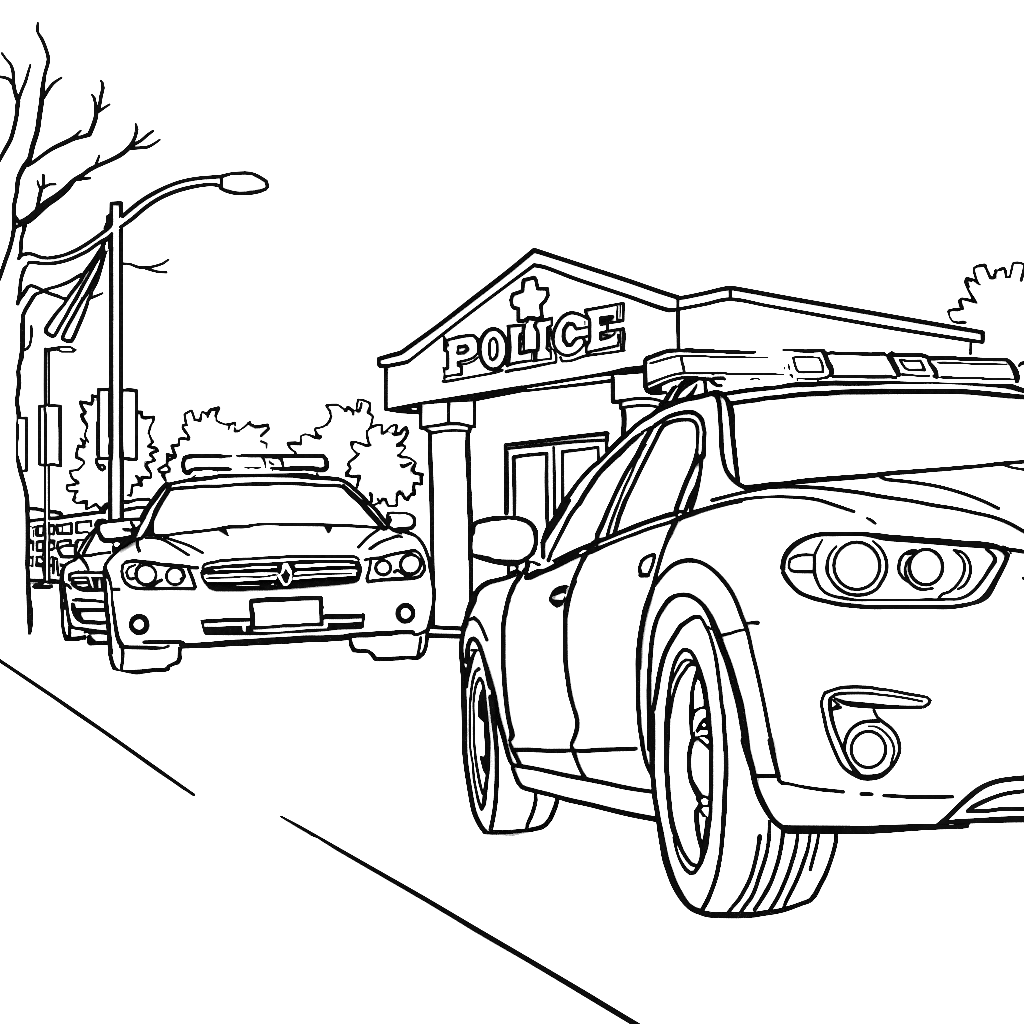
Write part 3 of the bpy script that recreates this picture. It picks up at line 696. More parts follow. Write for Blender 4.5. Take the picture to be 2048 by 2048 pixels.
wsh = part(kc, 'side_window', KD, """
q Q : 720,635 735,560 800,450 862,360 1045,480 1045,590 900,605
s Q 4.5 : 870,310/4 800,385/5 740,460/6 700,530/5 670,580/4 655,608/3
s Q 4.5 : 865,355/3 820,430/5 760,530/6 725,600/6 718,632/6 800,630/6 900,610/5 1030,600/6
s Q 5 : 862,300/5 865,265/6 890,235/6 930,225/5 965,228/5
s Q 3 : 885,268/3 905,250/3 950,243/3
s Q 4 : 1045,500/3 1045,580/3""", white='white_glass')
part(kc, 'side_mirror', Shift(KD, -.35), """
i Q : 440,560 480,530 620,525 625,620 600,645 480,645 445,590
s Q 6 : 425,545/5 450,600/7 475,642/7 600,645/6 640,630/5
s Q 6 : 430,555/5 480,535/5 560,522/6 620,520/7
b Q : 605,525 645,520 650,590 670,640 630,640 605,610
s Q 4 : 570,480/4 580,515/5""", inflate=.06, thick=0)
part(kc, 'headlight', KD, """
q Q : 595,880 780,880 945,880 945,1025 700,1025 640,1000 590,950
s Q 5 : 945,830/6 850,828/5 780,825/5 680,825/5 600,830/5 565,845/6 560,880/5 565,912/5
s Q 4 : 660,815/5 700,822/4 730,810/3 780,818/5
s Q 5 : 600,925/4 600,885/4 690,883/4 765,885/5 780,925/4
s Q 6 : 600,938/7 700,940/7 780,938/5
s Q 5 : 585,945/4 620,980/5 670,1010/6 720,1022/7 860,1022/6 945,1020/6
s Q 3 : 610,960/2 660,985/2 720,995/3 780,990/3
s Q 5 : 770,900/4 790,970/5 815,1010/4
b Q : 808,878 945,878 945,892 925,905 905,888 888,895 890,1015 840,1010 835,960
s Q 4 : 925,900/3 935,1000/4""", white='white_glass')
kw = part(kc, 'wheel', Shift(KD, .12), """
q Q : 485,1330 545,1390 800,1480 985,1500 985,1640 790,1640 770,1560 735,1590 530,1590 500,1510
s Q 6 : 565,1440/6 568,1500/6 560,1545/5 520,1560/4
s Q 8 : 525,1583/7 600,1580/8 680,1572/8 732,1560/7
s Q 6 : 732,1545/4 735,1580/4
s Q 7 : 780,1555/6 785,1620/7 800,1632/7 900,1625/7 1000,1622/8
s Q 6 : 785,1550/6 810,1590/7 840,1610/6
s Q 4 : 580,1545/4 700,1540/4""".replace('\ns Q 4 : 580,1545/4 700,1540/4', ''), white='white_rubber')

# middle car
MDp = [(218, 1200, 12.6), (240, 1150, 12.2), (240, 1320, 12.2), (285, 1160, 11.5), (300, 1320, 11.5), (560, 1165, 11.5), (560, 1280, 11.45), (820, 1150, 12.1), (820, 1270, 12.1), (866, 1200, 12.9),
       (300, 1070, 12.6), (540, 1052, 12.6), (750, 1053, 13.1), (335, 975, 13.7), (550, 955, 13.7), (700, 970, 14.0), (400, 1110, 11.9), (700, 1100, 12.1), (850, 1110, 13.0)]
MD = Depth(MDp)
mc = thing('parked_car', 'middle police car seen from the front, with diamond badge grille and number plate', 'car', P3(540, foot_v(540, 12.4), 12.4), 'cars parked in a row')
body(mc, 'body', MD, ('D', "370,238 500,213 700,190 1030,190 1280,212 1350,250 1420,310 1530,430 1580,490 1620,500 1700,520 1740,570 1765,640 1780,720 1790,850 1780,920 1770,990 1745,1035 1680,1040 1340,1058 900,1083 440,1110 130,1112 90,1085 70,1000 55,900 35,740 28,690 40,650 100,590 190,540 200,520 250,400 300,320"),
"""s C 7 : 1060,460/8 1020,475/6 960,510/6 900,560/7 850,610/8 822,650/8 813,685/9 830,730/9 850,770/7 866,850/6 870,920/7 880,1000/8 893,1100/9 905,1180/10 925,1250/10 955,1290/8
s C 7 : 808,700/8 810,780/7 818,900/7 825,1000/8 835,1080/8 842,1180/8 850,1270/8 855,1340/8
s C 6 : 870,845/6 925,845/6
s C 5 : 1065,470/4 1062,500/5 1068,530/6 1078,550/7
s C 7 : 935,1285/8 960,1292/7 1100,1295/7 1200,1298/6 1265,1298/4 1300,1285/5
s C 6 : 1112,1253/6 1200,1252/6 1400,1252/6
s D 12 : 440,1092/12 440,1105/10 520,1102/10 600,1098/11 700,1090/12 800,1086/12 900,1080/13 1000,1075/13 1100,1068/13 1200,1066/12 1340,1058/11
s D 11 : 1300,1060/10 1360,1048/9 1450,1045/10 1500,1038/9 1560,1038/9 1600,1032/8 1678,1032/8 1685,1045/4 1710,1042/5 1750,1025/7
s D 8 : 1630,492/9 1690,515/7 1725,550/7 1750,600/7 1765,650/7 1772,700/8 1782,760/10 1790,820/10 1788,870/9 1780,930/9 1770,980/9 1755,1030/8
s D 8 : 365,240/7 430,226/7 500,213/8 600,203/8 640,195/8 700,193/8 880,191/7 1030,192/9 1100,190/9 1180,205/9 1280,213/9 1330,235/8 1370,270/8 1410,305/8 1440,340/8 1480,375/8 1510,415/8 1545,455/9 1580,490/8 1610,498/8
s D 5 : 245,525/4 330,533/5 400,570/5 440,595/5 475,617/5
s D 5 : 345,522/4 400,540/5 480,568/5 550,605/5
s D 5 : 1498,478/5 1440,520/5 1385,577/5
s D 5 : 1448,585/6 1500,550/6 1560,528/5 1600,516/6 1618,522/5
s D 6 : 1530,430 1545,460 1530,480
b C : 1195,262 1172,310 1148,365 1125,410 1122,428 1165,432 1195,428 1205,418 1190,405 1190,330
b D : 620,475 675,475 692,515 684,514 655,495
b D : 1202,460 1250,460 1234,496 1222,498""", (-.2, .98), 16.3, 1.08, .8, .4, grid=14)
part(mc, 'windshield', MD, """
q D : 372,285 500,268 650,255 800,247 1100,245 1300,260 1350,300 1420,370 1510,475 1350,465 1050,458 750,470 600,485 450,502 290,512 292,430 330,340
s D 7 : 372,270/6 400,262/7 500,255/7 540,250/7 650,248/6 760,238/6 900,237/7 960,233/6 1100,238/7 1150,243/7 1200,245/7 1300,252/8 1350,300/8 1400,345/7 1440,395/7 1480,440/7 1520,482/6
s D 6 : 300,512/6 350,515/7 420,503/6 500,495/7 560,488/6 620,480/6 690,468/7 780,466/7 830,457/6 900,455/7 1000,455/7 1200,457/7 1300,460/7 1400,465/7 1490,472/6
s D 5 : 1305,245/6 1350,285/7 1400,330/7 1450,385/7 1490,430/7 1530,478/6""", white='white_glass')
part(mc, 'windshield_pillar', MD, """
s C 8 : 1290,30/9 1250,70/9 1200,140/10 1140,220/10 1100,295/12 1065,375/7 1058,430/5 1065,450/4 1090,455/5 1110,430/6
s C 8 : 1312,45/7 1300,80/9 1250,160/9 1205,240/10 1185,290/8 1150,370/7 1110,430/5""", lvl=1)
part(mc, 'side_mirror', Shift(MD, -.1), """
i C : 770,350 830,325 950,318 1090,312 1080,440 1020,460 900,470 830,475 790,450 768,410
s C 8 : 765,345/8 800,330/8 870,322/8 950,315/8 1020,308/9 1095,305/8
s C 8 : 765,350/9 766,410/9 785,450/10 810,468/10 870,465/9 920,462/10 980,452/10 1020,442/9
s C 6 : 1015,330/5 1025,350/5 1035,365/5 1020,385/5 1022,420/5
b C : 935,378 950,368 1015,372 1040,340 1030,310 1085,312 1090,320 1060,365 1100,310 1110,320 1050,455 1062,468 1010,475 940,520 870,572 860,548 868,495 800,480 800,462 910,468 1022,435 1022,400 960,398
w C : 1030,320 1080,318 1080,330 1055,360 1045,355 1042,340
w C : 880,492 900,482 928,490 905,518 888,510
s C 5 : 1040,365/6 1060,330/5 1095,300/5""", inflate=.1, thick=0)
part(mc, 'side_mirror', Shift(MD, -.15), """
i b : 1330,1440 1345,1400 1540,1402 1640,1450 1640,1540 1610,1575 1450,1600 1350,1530
s b 6 : 1330,1440/5 1345,1403/6 1400,1400/6 1450,1405/6 1540,1403/6 1600,1425/7 1636,1455/7 1638,1535/7 1610,1568/7 1560,1580/6
b b : 1320,1440 1345,1420 1375,1430 1392,1480 1362,1535 1405,1562 1520,1550 1600,1545 1600,1585 1565,1610 1500,1620 1430,1620 1345,1565 1305,1490""", inflate=.08, thick=0)
part(mc, 'headlight', MD, """
q C : 945,700 950,650 990,630 1170,640 1440,670 1505,825 1300,838 1060,835 980,810
s C 6 : 945,700/6 948,660/6 975,635/7 1020,628/7 1080,630/7 1130,640/9 1180,640/8 1250,655/7 1340,660/7 1440,668/6 1480,675/6 1528,678/6
s C 6 : 943,700/6 948,750/6 970,795/6 1010,825/6 1070,838/6 1160,840/6 1300,838/6 1500,840/6 1508,825/6 1480,740/6 1455,685/5
s C 4 : 1045,657/3 1000,675/5 978,715/5 990,755/5 1010,765/5 1032,762/5
s C 4 : 1080,655/4 1055,685/4 1047,720/4 1050,760/4 1070,790/4 1110,812/4
s C 4 : 1060,700/3 1075,680/3
s C 5 : 1130,832/5 1190,810/5 1220,785/6 1248,772/6
s C 4 : 1170,830/3 1200,835/3""", white='white_glass', lvl=1)
for cx, cy, rx, ry, ww, D_ in (): pass
hl = part(mc, 'headlight', MD, """
q D : 1435,648 1500,635 1600,610 1690,597 1725,630 1735,690 1720,730 1600,748 1500,752 1435,758
s D 5 : 1420,643/4 1470,635/6 1500,635/7 1540,622/6 1600,608/6 1650,600/6 1690,595/7 1715,612/6 1732,645/6 1740,700/6 1720,730/6 1680,742/6 1600,745/7 1500,752/6 1438,760/6 1433,740/6 1445,700/5 1452,650/5
s D 5 : 1580,708/6 1595,698/5 1640,725/5 1670,740/6""", white='white_glass', lvl=1)
h0 = [o for o in mc.children if o.name.startswith('headlight')][0]
sub(h0, 'lamp_lens', Shift(MD, -.02), "E C 4.5 : 1130,732 76,75", white='white_glass')
sub(h0, 'lamp_lens', Shift(MD, -.02), "E C 4.5 : 1353,742 68,66\ns C 3 : 1395,765/4 1410,755/3\ns C 5 : 1370,675/5 1410,700/7 1425,745/6", white='white_glass')
sub(hl, 'lamp_lens', Shift(MD, -.02), "E D 5.5 : 1520,685 40,38", white='white_glass')
sub(hl, 'lamp_lens', Shift(MD, -.02), "E D 6 : 1666,668 53,52", white='white_glass')
part(mc, 'fog_light', MD, "E D 10 : 210,990 41,43", white='white_glass', lvl=1)
part(mc, 'fog_light', MD, "E D 9 : 1640,930 40,43", white='white_glass', lvl=1)
gr = part(mc, 'grille', MD, """
s R 4 : 125,285/3 145,250/5 190,235/5 250,225/5 300,212/5 400,205/5 450,198/5 540,193/5 620,190/4 760,182/5 850,180/5 1000,170/5 1400,170/5 1670,170/5 1700,182/5 1718,198/3
b R : 105,330 125,290 200,270 270,265 400,250 550,240 700,235 900,225 1050,212 1150,205 1650,205 1690,215 1720,212 1745,270 1745,330 1720,410 1690,430 1600,445 1450,460 1300,470 1140,485 1010,495 900,498 800,508 610,510 540,517 260,517 195,495 140,430 110,370
w R : 205,296 330,290 400,284 560,280 640,266 885,266 885,284 840,286 800,293 560,298 400,308 330,305 260,312 240,302
w R : 135,360 170,345 180,352 310,348 440,338 560,337 720,328 890,330 910,348 880,352 885,390 870,405 800,405 680,412 560,420 430,428 180,428 150,400
w R : 470,458 710,458 710,468 470,468
w R : 825,450 848,438 862,458 825,460
w R : 1060,262 1075,247 1200,245 1300,235 1610,235 1640,243 1677,245 1677,265 1410,267 1300,275 1100,285 1075,282
w R : 1052,340 1090,318 1250,315 1400,305 1640,298 1690,300 1706,315 1690,330 1690,364 1520,375 1400,380 1250,390 1150,395 1090,405 1040,405 1045,375 1095,372 1270,358 1500,350 1645,345 1645,337 1540,338 1270,340 1090,354 1065,355
s R 2 8.5 : 165,390/2 260,384/3 440,380/3 520,374/2 750,374/2 870,352/3
s R 1.5 8.5 : 1090,360/2 1270,347/2 1540,343/1.5 1645,341/2
""", white='white_metal', lvl=0)
sub(gr, 'badge', MD, """
w R : 952,234 995,234 1005,255 1035,310 1042,360 1040,400 1015,445 985,468 950,465 925,430 885,365 890,350 918,340 930,310 935,260
""", white='white_metal', lvl=2.6)
sub(gr, 'badge_center', MD, "b R 1 10: 975,290 990,320 1017,352 1000,400 995,430 970,438 950,410 925,355 950,340", white='white_metal')
lg = part(mc, 'lower_grille', MD, """
b R : 105,812 200,805 280,802 340,797 612,797 612,820 590,828 350,832 250,842 142,845 142,883 300,883 420,876 530,876 532,915 548,935 570,935 570,876 600,872 625,860 632,905 645,935 745,940 900,935 1050,922 1200,908 1390,900 1403,880 1403,845 1580,845 1748,832 1748,795 1600,800 1370,803 1352,815 1340,780 1370,757 1740,752 1760,742 1778,755 1778,790 1765,890 1740,903 1500,910 1380,925 1200,938 960,948 740,965 160,965 140,945""", white='white_metal')
part(mc, 'number_plate', Shift(MD, -.03), """
q R : 628,620 950,605 1330,592 1335,860 1060,875 900,885 650,892 640,740
s R 8 : 625,620/9 700,615/8 780,607/9 950,605/8 1040,597/8 1250,592/7 1330,588/8 1332,650/8 1335,730/7 1338,860/7
s R 8 : 620,620/6 625,700/8 635,760/10 638,890/9
s R 7 : 655,893/6 750,888/5 850,882/5 950,872/5 1050,872/5 1150,862/5 1240,858/5 1330,855/6
s R 5 : 1335,640/5 1352,690/3 1340,700/4""", white='white_metal')
lb = part(mc, 'light_bar', Depth([(340, 0, 13.2), (680, 0, 13.5)]), """
i a : 150,250 165,200 200,185 1740,182 1775,230 1790,290 1760,340 1650,345 250,345 190,385 150,350
s a 7 : 200,378/9 160,350/8 150,300/7 150,250/7 165,205/8 200,190/8 300,180/8 400,180/8 500,180/8 580,185/7 650,183/4 700,183/3
s a 5 : 752,177/2 785,182/4 820,175/4 900,176/6 1030,176/6 1100,175/5 1230,178/7 1260,182/8 1350,182/8 1500,182/8 1740,182/8 1770,220/9 1785,285/9 1775,325/9 1740,340/10 1680,345/8
s a 7 : 210,372/10 250,340/7 290,328/7 350,330/7 400,322/6 480,325/7 540,335/8 600,328/7 650,328/7 688,332/5
s a 2 : 852,311/2 890,316/3 930,312/2 980,318/3 1032,314/2
s a 6 : 1150,320/4 1200,322/5 1270,330/7 1400,325/9 1530,322/8 1600,325/9 1680,335/10
s a 4 : 1040,180/4 1065,220/4 1082,265/3 1087,315/2
s a 4 : 1230,185/7 1262,215/6 1278,260/5 1285,300/4
s a 4 : 1128,240/2 1140,260/4 1178,280/3
s a 2 : 1170,208/2 1215,208/2
s a 2 : 1188,198/2 1188,208/2
s a 5 : 1065,180/3 1100,195/4 1160,200/3
s a 1.5 : 1162,345/1.5 1166,347/1.5""", white='white_glass', inflate=.1, thick=0)
sub(lb, 'bracket', at(12.9), """
b a : 225,440 265,410 292,396 292,405 272,430 278,455 310,440 340,420 370,430 400,425 440,425 480,415 540,410 540,440 380,465 220,480
s a 3 : 470,415/3 475,420/3""", white='white_metal')
sub(lb, 'bracket', at(12.95), """
b a : 1400,400 1450,390 1490,395 1520,390 1540,410 1565,420 1570,398 1560,378 1580,392 1625,432 1672,432 1670,410 1655,375 1672,372 1712,420 1740,425 1700,450 1600,450 1400,430""", white='white_metal')
mw = part(mc, 'wheel', Shift(MD, .3), """
q C : 850,1290 960,1290 1400,1270 1390,1400 1305,1450 1270,1480 920,1482 880,1430 855,1360
s C 8 : 850,1330/8 858,1370/8 870,1420/8 885,1455/8 910,1480/8 960,1484/8 1100,1480/8 1180,1470/7 1270,1468/7 1298,1458/8 1300,1440/6 1340,1422/6 1375,1408/8 1388,1380/8 1388,1330/7 1392,1290/6
s C 8 : 948,1295/8 952,1340/8 948,1400/7 940,1460/6
s C 5 : 1385,1300/6 1400,1285/5""", white='white_rubber')
part(mc, 'wheel', Shift(MD, .3), """
q D : 1340,1040 1750,1020 1745,1130 1700,1175 1480,1180 1440,1135 1360,1135
s D 7 : 1342,1068/5 1348,1100/8 1362,1128/8 1395,1133/6 1438,1133/6 1460,1150/8 1478,1175/8 1520,1176/7 1600,1172/7 1650,1168/6 1710,1168/7 1735,1145/7 1750,1105/7 1755,1045/7
s D 5 : 1722,1060/5 1715,1110/5 1705,1160/5""", white='white_rubber')
S0 = 2.0

# ------------------------------------------------------------------ near police car
ND = Depth([(922, 1300, 6.75), (950, 1190, 6.75), (1010, 1250, 6.3), (1010, 1500, 6.25), (1045, 1160, 6.3), (1045, 1570, 6.0), (1140, 1110, 5.5), (1130, 1350, 5.35), (1170, 1600, 5.15),
            (1290, 1060, 4.75), (1290, 1300, 4.55), (1300, 1620, 4.4), (1360, 1035, 4.45), (1400, 1180, 4.1), (1450, 1350, 3.95), (1500, 1550, 3.75), (1550, 1650, 3.55),
            (1565, 1130, 3.6), (1710, 1130, 3.35), (2000, 1140, 3.25), (2200, 1150, 3.22), (1600, 1400, 3.45), (1750, 1500, 3.25), (2048, 1400, 3.12), (2200, 1640, 3.1), (1780, 1655, 3.2),
            (1540, 1020, 4.2), (1540, 970, 4.75), (2048, 1000, 3.9), (2048, 925, 4.8), (2200, 925, 4.8), (1450, 790, 5.3), (1850, 775, 5.3), (2200, 790, 5.3),
            (1300, 860, 5.75), (1400, 800, 5.5), (1200, 960, 6.1), (1100, 1085, 6.1), (1390, 900, 4.95)])
nc = thing('parked_car', 'large near police car with big front wheel, round fog lamp and open road beside it', 'car', P3(1400, 1826, 4.0), 'cars parked in a row')
body(nc, 'body', ND, ('0', "1414,789 1440,786 1449,788 1520,780 1600,770 1784,764 1900,768 2048,781 2230,805 2230,1650 2048,1648 1870,1660 1742,1660 1571,1660 1540,1640 1304,1638 1177,1611 1092,1589 1045,1577 1035,1555 1022,1520 1009,1500 930,1500 928,1400 922,1294 927,1250 933,1230 950,1185 966,1170 984,1163 1039,1148 1057,1150 1087,1114 1089,1095 1095,1058 1150,979 1215,907 1254,870 1289,838 1338,809 1370,800"),
"""s c 9 : 220,680/7 300,610/9 360,550/9 420,505/9 470,460/9 520,410/9 570,370/8 620,335/9 700,290/9 780,230/11 850,195/11 920,160/12 1000,130/10 1100,100/9 1200,85/9 1300,60/9 1400,30/9 1450,28/9 1500,42/9
s E 9 : 1015,1912/6 1010,1860/7 1008,1832/6 1040,1752/10 1085,1690/11 1130,1610/12 1165,1560/11 1220,1480/9 1290,1400/9 1350,1350/9 1400,1300/8 1460,1240/8 1510,1195/8
s Z 6 : 1010,675/8 1005,620/8 1000,560/6
s F 8 : 460,590/9 500,592/7 560,583/8 620,574/8 700,566/8 760,560/7 820,550/9 900,548/9 1000,541/9 1100,540/10 1200,538/10 1300,530/11 1400,530/11 1500,530/10 1600,533/10 1700,541/10 1800,548/11 1860,555/11 1932,577/9 2050,600/9
s c 7 : 880,1425/8 960,1400/8
s Z 8 : 20,1417/8 60,1320/11 100,1230/13 130,1150/10 170,1090/9 230,1035/9 300,995/9 400,970/8 500,945/8 560,925/8 640,895/8 700,880/9 760,855/7
s W 7 : 190,0/12 165,60/10 140,120/9 120,180/8 95,240/7
s W 6 : 135,180/7 115,230/7 98,300/8 90,380/8 92,450/8 95,520/7 108,580/7 118,650/9
s F 6 : 345,1160/7 420,1137/6 500,1115/6 600,1095/6 700,1087/6 800,1086/6 880,1090/6 950,1100/6 1020,1122/6 1120,1155/5
s F 5 : 1182,1187/4 1200,1195/5 1222,1212/4
s F 6 : 440,1101/7 500,1085/6 560,1070/6 620,1058/6 700,1045/6 800,1038/6 930,1040/7 1050,1052/7 1150,1065/7 1250,1083/7 1400,1105/6 1500,1125/7 1600,1140/6 1700,1162/6 1780,1180/6 1860,1210/6 1932,1250/6 2000,1290/6
s F 6 : 1240,985/5 1270,1000/6 1340,1008/6 1420,1018/6 1520,1035/6 1620,1062/6 1700,1090/6 1760,1115/6 1810,1140/6
s F 5 : 1840,935/6 1870,945/5 1932,957/6 2010,970/6
s c 7 : 1000,1455/10 1100,1425/9 1160,1410/7 1220,1390/6 1300,1362/6 1400,1335/6 1500,1308/6 1600,1285/6 1720,1265/6
s c 6 : -20,1850/8 40,1825/9 100,1800/8 200,1755/6 300,1715/6 400,1675/5 500,1640/6 600,1600/6 700,1565/6 800,1535/6 900,1505/6 960,1480/7 1020,1460/9
s G 6 : 350,1083/7 420,1083/8 500,1087/7 560,1088/8 620,1086/6 680,1088/7 740,1084/8 820,1081/7 900,1079/7 922,1077/7
s G 6 : 345,1155/6 390,1162/8 450,1172/7 520,1187/8 600,1205/8 690,1222/8 780,1240/8 860,1258/8 940,1272/7 1005,1281/7
s G 8 : 340,1165/6 355,1205/7 370,1240/8 385,1258/8 440,1275/8 500,1290/8 540,1300/7 600,1318/9 700,1340/9 800,1365/9 900,1388/10 1015,1410/10
s W 6 : 143,165/4 165,155/5 195,145/7 230,175/6 255,220/6 280,280/6 297,322/6
s W 8 : 137,500/9 140,430/9 148,360/8 165,320/8 190,310/8 215,330/8 238,370/8 255,420/8 275,490/8 295,560/9 312,630/11 330,700/13 348,780/15 362,850/14 378,920/10 400,1000/9 425,1080/9 445,1160/8 465,1240/8 485,1300/7 510,1340/7
s W 4 : 175,405/4 222,405/3
s X 8 : 245,205/7 220,270/8 190,340/9 160,430/9 135,560/9 110,700/9 95,830/9 85,960/9 85,1080/9 85,1300/8 88,1450/8 95,1560/8 102,1680/7 120,1800/7 140,1932/8
s G 7 : 950,1020/7 955,1065/7 962,1105/7 972,1145/7 985,1180/6 996,1200/6
s G 7 : 1010,310/6 1030,280/7 1065,240/7 1100,210/8 1150,192/8 1200,192/8 1240,205/7 1285,235/7 1330,280/8 1370,335/8 1400,395/8 1420,450/8 1440,500/8 1455,550/7 1470,620/7 1490,700/7 1510,790/7 1530,885/7 1550,990/7 1565,1060/7 1580,1140/7 1597,1210/7
s X 6 : 1240,575/4 1290,568/5 1350,565/7 1370,567/8
s X 9 : 204,1932/6 206,1800/7 206,1700/7 203,1560/8 203,1300/9 205,1150/8 215,1000/8 225,850/8 240,720/8 265,600/8 295,510/8 335,435/9 395,345/9 430,310/9 480,280/8 570,265/8 640,275/8 690,300/8 740,335/8 790,385/8 825,440/9 870,520/10 905,610/12 940,690/13 970,780/12 1000,860/12 1040,960/12 1080,1080/13 1110,1190/14 1140,1300/14 1180,1450/15 1205,1600/14 1230,1750/14 1250,1932/14
s Y 9 : 908,0/14 935,100/13 960,190/12 990,290/11 1005,380/10 1030,470/10 1060,550/11 1110,650/11 1165,740/10 1200,785/10 1240,820/10 1280,848/10 1330,862/12
s Y 6 : 1155,0/8 1190,170/7 1215,260/7 1235,350/6 1250,395/7 1275,415/7 1350,425/5 1430,443/5 1520,460/6 1600,472/6 1700,485/7 1780,492/6 1865,500/7
s Y 6 : 1015,345/7 1100,348/7 1230,346/7
s X 5 : 965,705/5 1020,692/5 1080,680/5 1130,660/5 1220,642/4
s Y 16 : 1310,866/14 1350,866/16 1932,868/16
s H 15 : 520,1818/15 700,1820/15 1000,1820/15 1100,1815/15 1200,1810/13 1300,1806/11 1380,1805/9 1450,1805/8 1530,1800/8
s H 6 : 945,1623/7 1005,1624/6
s H 6 : 1070,1632/6 1120,1634/6 1200,1638/7 1290,1640/7 1450,1638/6
s H 7 : 1355,1800/5 1395,1775/9 1440,1735/9 1490,1685/9 1540,1640/10 1590,1600/10 1640,1572/9 1700,1552/9 1760,1542/9 1844,1535/10 1930,1532/10
s H 9 : 1400,1785/6 1430,1778/6 1480,1775/9 1600,1770/9 1700,1765/11 1844,1762/12 1930,1762/12
s H 5 : 1460,1788/3 1500,1790/3
s H 5 : 1520,1800/9 1540,1780/6
s H 6 : 1725,262/8 1760,272/6 1800,278/7 1860,288/7 1940,300/7
s H 3 : 1752,270/4 1765,280/3 1772,296/2
s H 7 : 1838,432/5 1850,430/6
s Z 8 : 800,880/6 790,940/9
""", (-.188, .982), 7.9, 2.0, .5, ztop=.25, grid=15)
part(nc, 'windshield', ND, """
q 0 : 1466,810 1530,800 1620,788 1780,780 1900,783 2048,792 2230,812 2230,925 2048,925 1900,935 1750,948 1620,962 1500,975 1478,968 1470,880
s F 9 : 525,640/8 600,628/8 650,622/8 700,613/8 760,608/8 820,600/9 900,593/9 980,590/9 1050,584/9 1150,582/9 1250,580/10 1350,580/9 1450,580/9 1550,580/9 1650,582/9 1750,590/9 1850,600/9 1932,608/8 2050,620/8
s F 11 : 600,1042/12 650,1040/12 700,1032/12 800,1022/10 870,1012/11 1000,1000/11 1100,993/11 1200,985/11 1300,972/9 1400,965/9 1480,958/8 1560,952/8 1640,945/8 1720,938/7 1800,930/9 1870,923/8 1932,920/8 2050,918/8
s F 9 : 700,1035/12 760,1030/12 815,1032/8""", white='white_glass', grid=18)
part(nc, 'windshield_pillar', ND, """
s F 8 : 440,592/8 462,600/9 474,640/8 478,700/7 484,780/8 486,850/8 495,910/8 510,960/8 540,1000/8 575,1028/8 610,1044/9
s F 9 : 490,600/5 508,615/7 522,640/11 532,680/12 537,740/11 540,800/9 547,860/9 553,920/9 560,970/8 565,1020/7
b c 1 8 : 1545,60 1590,120 1640,230 1640,560 1606,560 1590,420 1568,250 1545,150""", lvl=1)
side = part(nc, 'front_door', ND, """
q 0 : 1140,1112 1350,1040 1330,1090 1305,1160 1285,1240 1277,1340 1280,1420 1300,1500 1302,1580 1172,1556 1145,1490 1152,1450 1137,1380 1130,1330 1130,1230
s c 7 : 960,1515/10 940,1560/9 905,1620/8 880,1690/8 850,1770/7 820,1850/7 795,1932/7
s G 7 : 1112,10/7 1085,65/7 1060,120/7 1040,180/7 1020,250/7 1005,310/8 985,370/10 965,440/9 950,520/8 940,600/8 937,700/8""", thick=.03, lvl=.8, grid=16)
door2 = part(nc, 'rear_door', ND, """
q 0 : 1045,1155 1140,1112 1150,1125 1130,1230 1130,1330 1137,1380 1152,1450 1145,1490 1170,1552 1030,1528 1020,1480 1023,1465 1008,1350 1005,1250 1020,1200
s Z 7 : 730,880/8 700,930/8 640,1010/8 600,1100/9 570,1170/8 545,1260/8 528,1340/8 515,1417/8
s W 8 : 470,0/8 452,60/7 440,120/8 428,220/8 428,350/8 428,500/8 435,620/8 440,700/8 450,800/8 462,900/8 480,1000/8 497,1060/9 500,1090/10 482,1130/6 485,1160/6 505,1210/7 530,1260/7 560,1320/7
s Z 7 : 1545,660/11 1500,740/8 1460,830/8 1420,920/8 1390,1000/8 1370,1080/8 1345,1180/8 1320,1300/8 1300,1417/8
s G 7 : 635,290/8 610,350/8 593,410/8 590,500/8 590,600/8 592,680/8 600,740/8 612,820/8 628,880/7 645,940/8 643,990/8 630,1030/7 618,1062/6 630,1095/8 645,1140/6 665,1185/6 685,1218/7""", thick=.03, lvl=.8, grid=16)
sub(door2, 'door_handle', ND, """
b Z : 1300,1032 1338,1045 1302,1082 1300,1125 1298,1145 1265,1132 1240,1135 1180,1160 1130,1175 1118,1195 1135,1220 1260,1223 1275,1190 1288,1170 1290,1220 1250,1290 1185,1325 1130,1290 1085,1240 1085,1190 1120,1110 1160,1070 1220,1042""", lvl=2)
sub(side, 'door_handle', ND, """
q G : 940,240 955,190 990,165 1015,165 1000,225 980,262 945,265
s G 6 : 945,255/7 940,225/6 950,195/6 975,173/6 1008,162/6 1010,175/6 1000,215/6 985,250/5
s G 8 : 945,260/9 980,260/8""", lvl=2)
